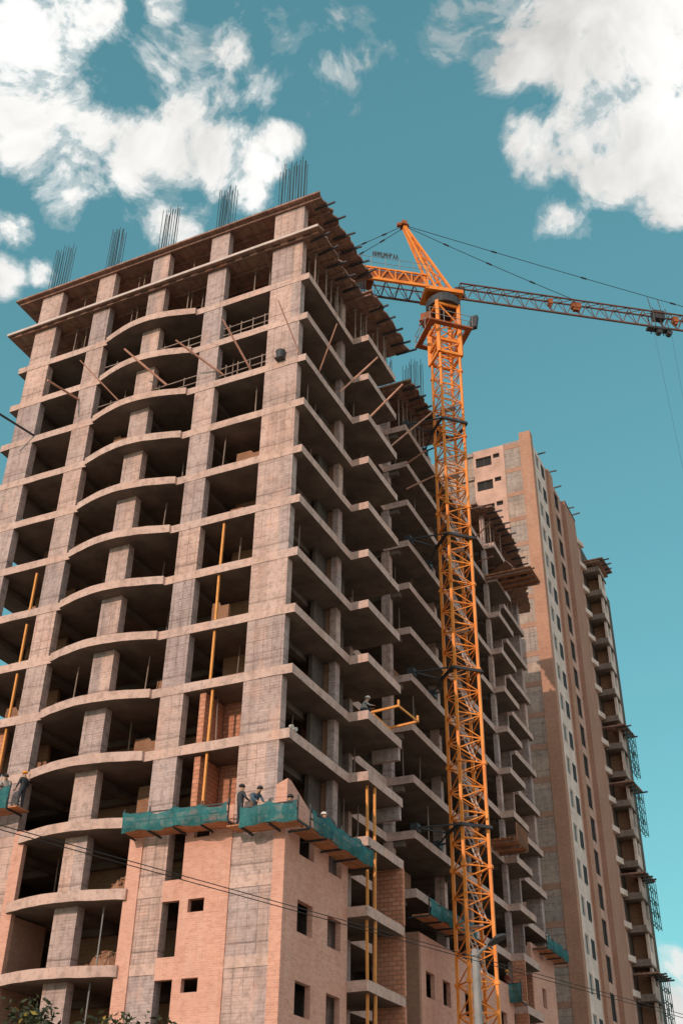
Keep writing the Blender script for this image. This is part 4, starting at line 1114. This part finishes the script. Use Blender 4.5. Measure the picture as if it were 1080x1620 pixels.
# cloud bank directions (unit vectors), angular radius and weight
BL = [(-0.4640,0.3675,0.8060,0.998939,1.00),(-0.4313,0.3790,0.8187,0.999309,1.00),(-0.4022,0.3829,0.8316,0.999783,1.00),(-0.4883,0.3979,0.7767,0.999191,1.00),(-0.4617,0.4108,0.7862,0.999518,1.00),(-0.4899,0.4296,0.7586,0.999334,1.00),(-0.4767,0.4571,0.7509,0.999301,1.00),(-0.4907,0.4665,0.7360,0.999621,1.00),(-0.4489,0.4493,0.7724,0.999483,1.00),(-0.4273,0.4744,0.7697,0.999279,1.00),(-0.4011,0.4922,0.7725,0.999356,1.00),(-0.3715,0.5044,0.7795,0.999345,1.00),(-0.3383,0.5222,0.7828,0.999510,1.00),(-0.3173,0.5285,0.7874,0.999760,1.00),(-0.3780,0.4823,0.7902,0.999455,0.90),(-0.4198,0.4185,0.8054,0.999816,0.35),(-0.3827,0.4357,0.8146,0.999640,0.35),(-0.3565,0.4413,0.8235,0.999567,0.55),(-0.3267,0.4574,0.8271,0.999693,0.90),(-0.3218,0.4828,0.8145,0.999742,0.35),(-0.3475,0.4692,0.8119,0.999547,0.55),(-0.3498,0.5459,0.7614,0.999798,0.80),(-0.3364,0.5369,0.7737,0.999756,1.00),(-0.5321,0.4631,0.7088,0.999803,0.70),(-0.5510,0.4816,0.6816,0.999798,0.70),(-0.5258,0.4985,0.6892,0.999898,0.75),(-0.4273,0.5252,0.7359,0.999657,0.30),(-0.2817,0.4668,0.8383,0.999553,0.22),(-0.2688,0.4641,0.8440,0.999751,0.22),(-0.2277,0.4747,0.8502,0.999201,0.30),(-0.2233,0.5167,0.8265,0.999602,0.22),(-0.2491,0.5094,0.8237,0.999527,0.22),(-0.3160,0.4949,0.8094,0.999899,0.40),(-0.3579,0.4062,0.8408,0.999802,0.80),(-0.0202,0.5762,0.8170,0.997479,1.50),(-0.0674,0.5607,0.8252,0.998420,1.30),(-0.1084,0.5546,0.8250,0.999256,1.00),(-0.1272,0.5605,0.8183,0.999517,1.00),(-0.0060,0.6292,0.7772,0.997405,1.60),(-0.0564,0.6227,0.7804,0.998029,1.30),(-0.1045,0.6197,0.7779,0.999146,1.00),(-0.1198,0.6081,0.7848,0.999622,1.00),(-0.0202,0.6734,0.7390,0.999506,1.00),(-0.0777,0.6450,0.7602,0.999676,1.00),(-0.1159,0.5304,0.8398,0.999537,0.40),(-0.1491,0.5304,0.8345,0.999605,0.30),(-0.1153,0.6641,0.7387,0.999665,0.60),(-0.1577,0.9749,0.1574,0.999476,1.00),(-0.1567,0.9693,0.1895,0.999798,0.60)]
field = None
for (cx, cy, cz, cr, wt) in BL:
    dn = N(nt, 'ShaderNodeVectorMath', operation='DOT_PRODUCT'); nt.links.new(dirv, dn.inputs[0]); dn.inputs[1].default_value = (cx,cy,cz)
    k = wt/(1-cr)
    v = mathn(nt, 'MULTIPLY_ADD', dn.outputs['Value'], k, -cr*k)
    field = v if field is None else mathn(nt, 'SMOOTH_MAX', field, v, .18)
field = mathn(nt, 'MINIMUM', mathn(nt, 'MAXIMUM', field, -1.5), 1.)
warp = N(nt, 'ShaderNodeTexNoise'); warp.inputs['Scale'].default_value = 5.; warp.inputs['Detail'].default_value = 3; nt.links.new(dirv, warp.inputs['Vector'])
wv = N(nt, 'ShaderNodeVectorMath', operation='MULTIPLY_ADD'); nt.links.new(warp.outputs['Color'], wv.inputs[0]); wv.inputs[1].default_value = (.14,.14,.14); nt.links.new(dirv, wv.inputs[2])
n1 = noise(nt, wv.outputs[0], 9., 9, .6); n2 = noise(nt, wv.outputs[0], 24., 6, .6); n3 = noise(nt, wv.outputs[0], 55., 5, .6)
nn_ = mathn(nt, 'MULTIPLY_ADD', n3, .2, mathn(nt, 'MULTIPLY_ADD', n2, .5, mathn(nt, 'MULTIPLY', n1, .7)))          # ~ .675 mean
# added broken cloud in the unseen rest of the sky, raising the ambient light
vd = N(nt, 'ShaderNodeVectorMath', operation='DOT_PRODUCT'); nt.links.new(dirv, vd.inputs[0]); vd.inputs[1].default_value = tuple(d_)
away = mathn(nt, 'MULTIPLY_ADD', vd.outputs['Value'], -6., 4.3, clamp=True)
big = noise(nt, dirv, 2.6, 4, .55)
gen = mathn(nt, 'MULTIPLY', away, mathn(nt, 'MULTIPLY_ADD', big, 4.5, -1.35))
field = mathn(nt, 'MULTIPLY', field, 1.25)
field2 = mathn(nt, 'MAXIMUM', field, mathn(nt, 'ADD', gen, mathn(nt, 'MULTIPLY_ADD', away, 2.5, -2.5)))
dens = mathn(nt, 'MULTIPLY', .86, mathn(nt, 'ADD', field2, mathn(nt, 'MULTIPLY_ADD', nn_, 6.0, -4.22)))
alpha = ramp(nt, dens, [(.0, 0.), (.22, .10), (.5, .42), (.78, .86), (1., 1.)])
for e in [x for x in nt.nodes if x.bl_idname == 'ShaderNodeValToRGB'][-1:]: e.color_ramp.interpolation = 'EASE'
shade = ramp(nt, noise(nt, wv.outputs[0], 5., 5, .6), [(.34, .60), (.47, .84), (.58, 1.)])
cl = N(nt, 'ShaderNodeMix'); cl.data_type = 'RGBA'; cl.blend_type = 'MULTIPLY'; cl.inputs[0].default_value = 1
cl.inputs[6].default_value = (CLOUDV, CLOUDV*.985, CLOUDV*.955, 1); nt.links.new(shade, cl.inputs[7])
fin = mix(nt, alpha, skyc, cl.outputs[2])
nt.links.new(fin, bg.inputs[0]); bg.inputs[1].default_value = STRENGTH

vs_ = sc.view_settings; vs_.view_transform = 'Standard'; vs_.look = 'None'; vs_.gamma = 1; vs_.use_curve_mapping = False
vs_.exposure = 0.2
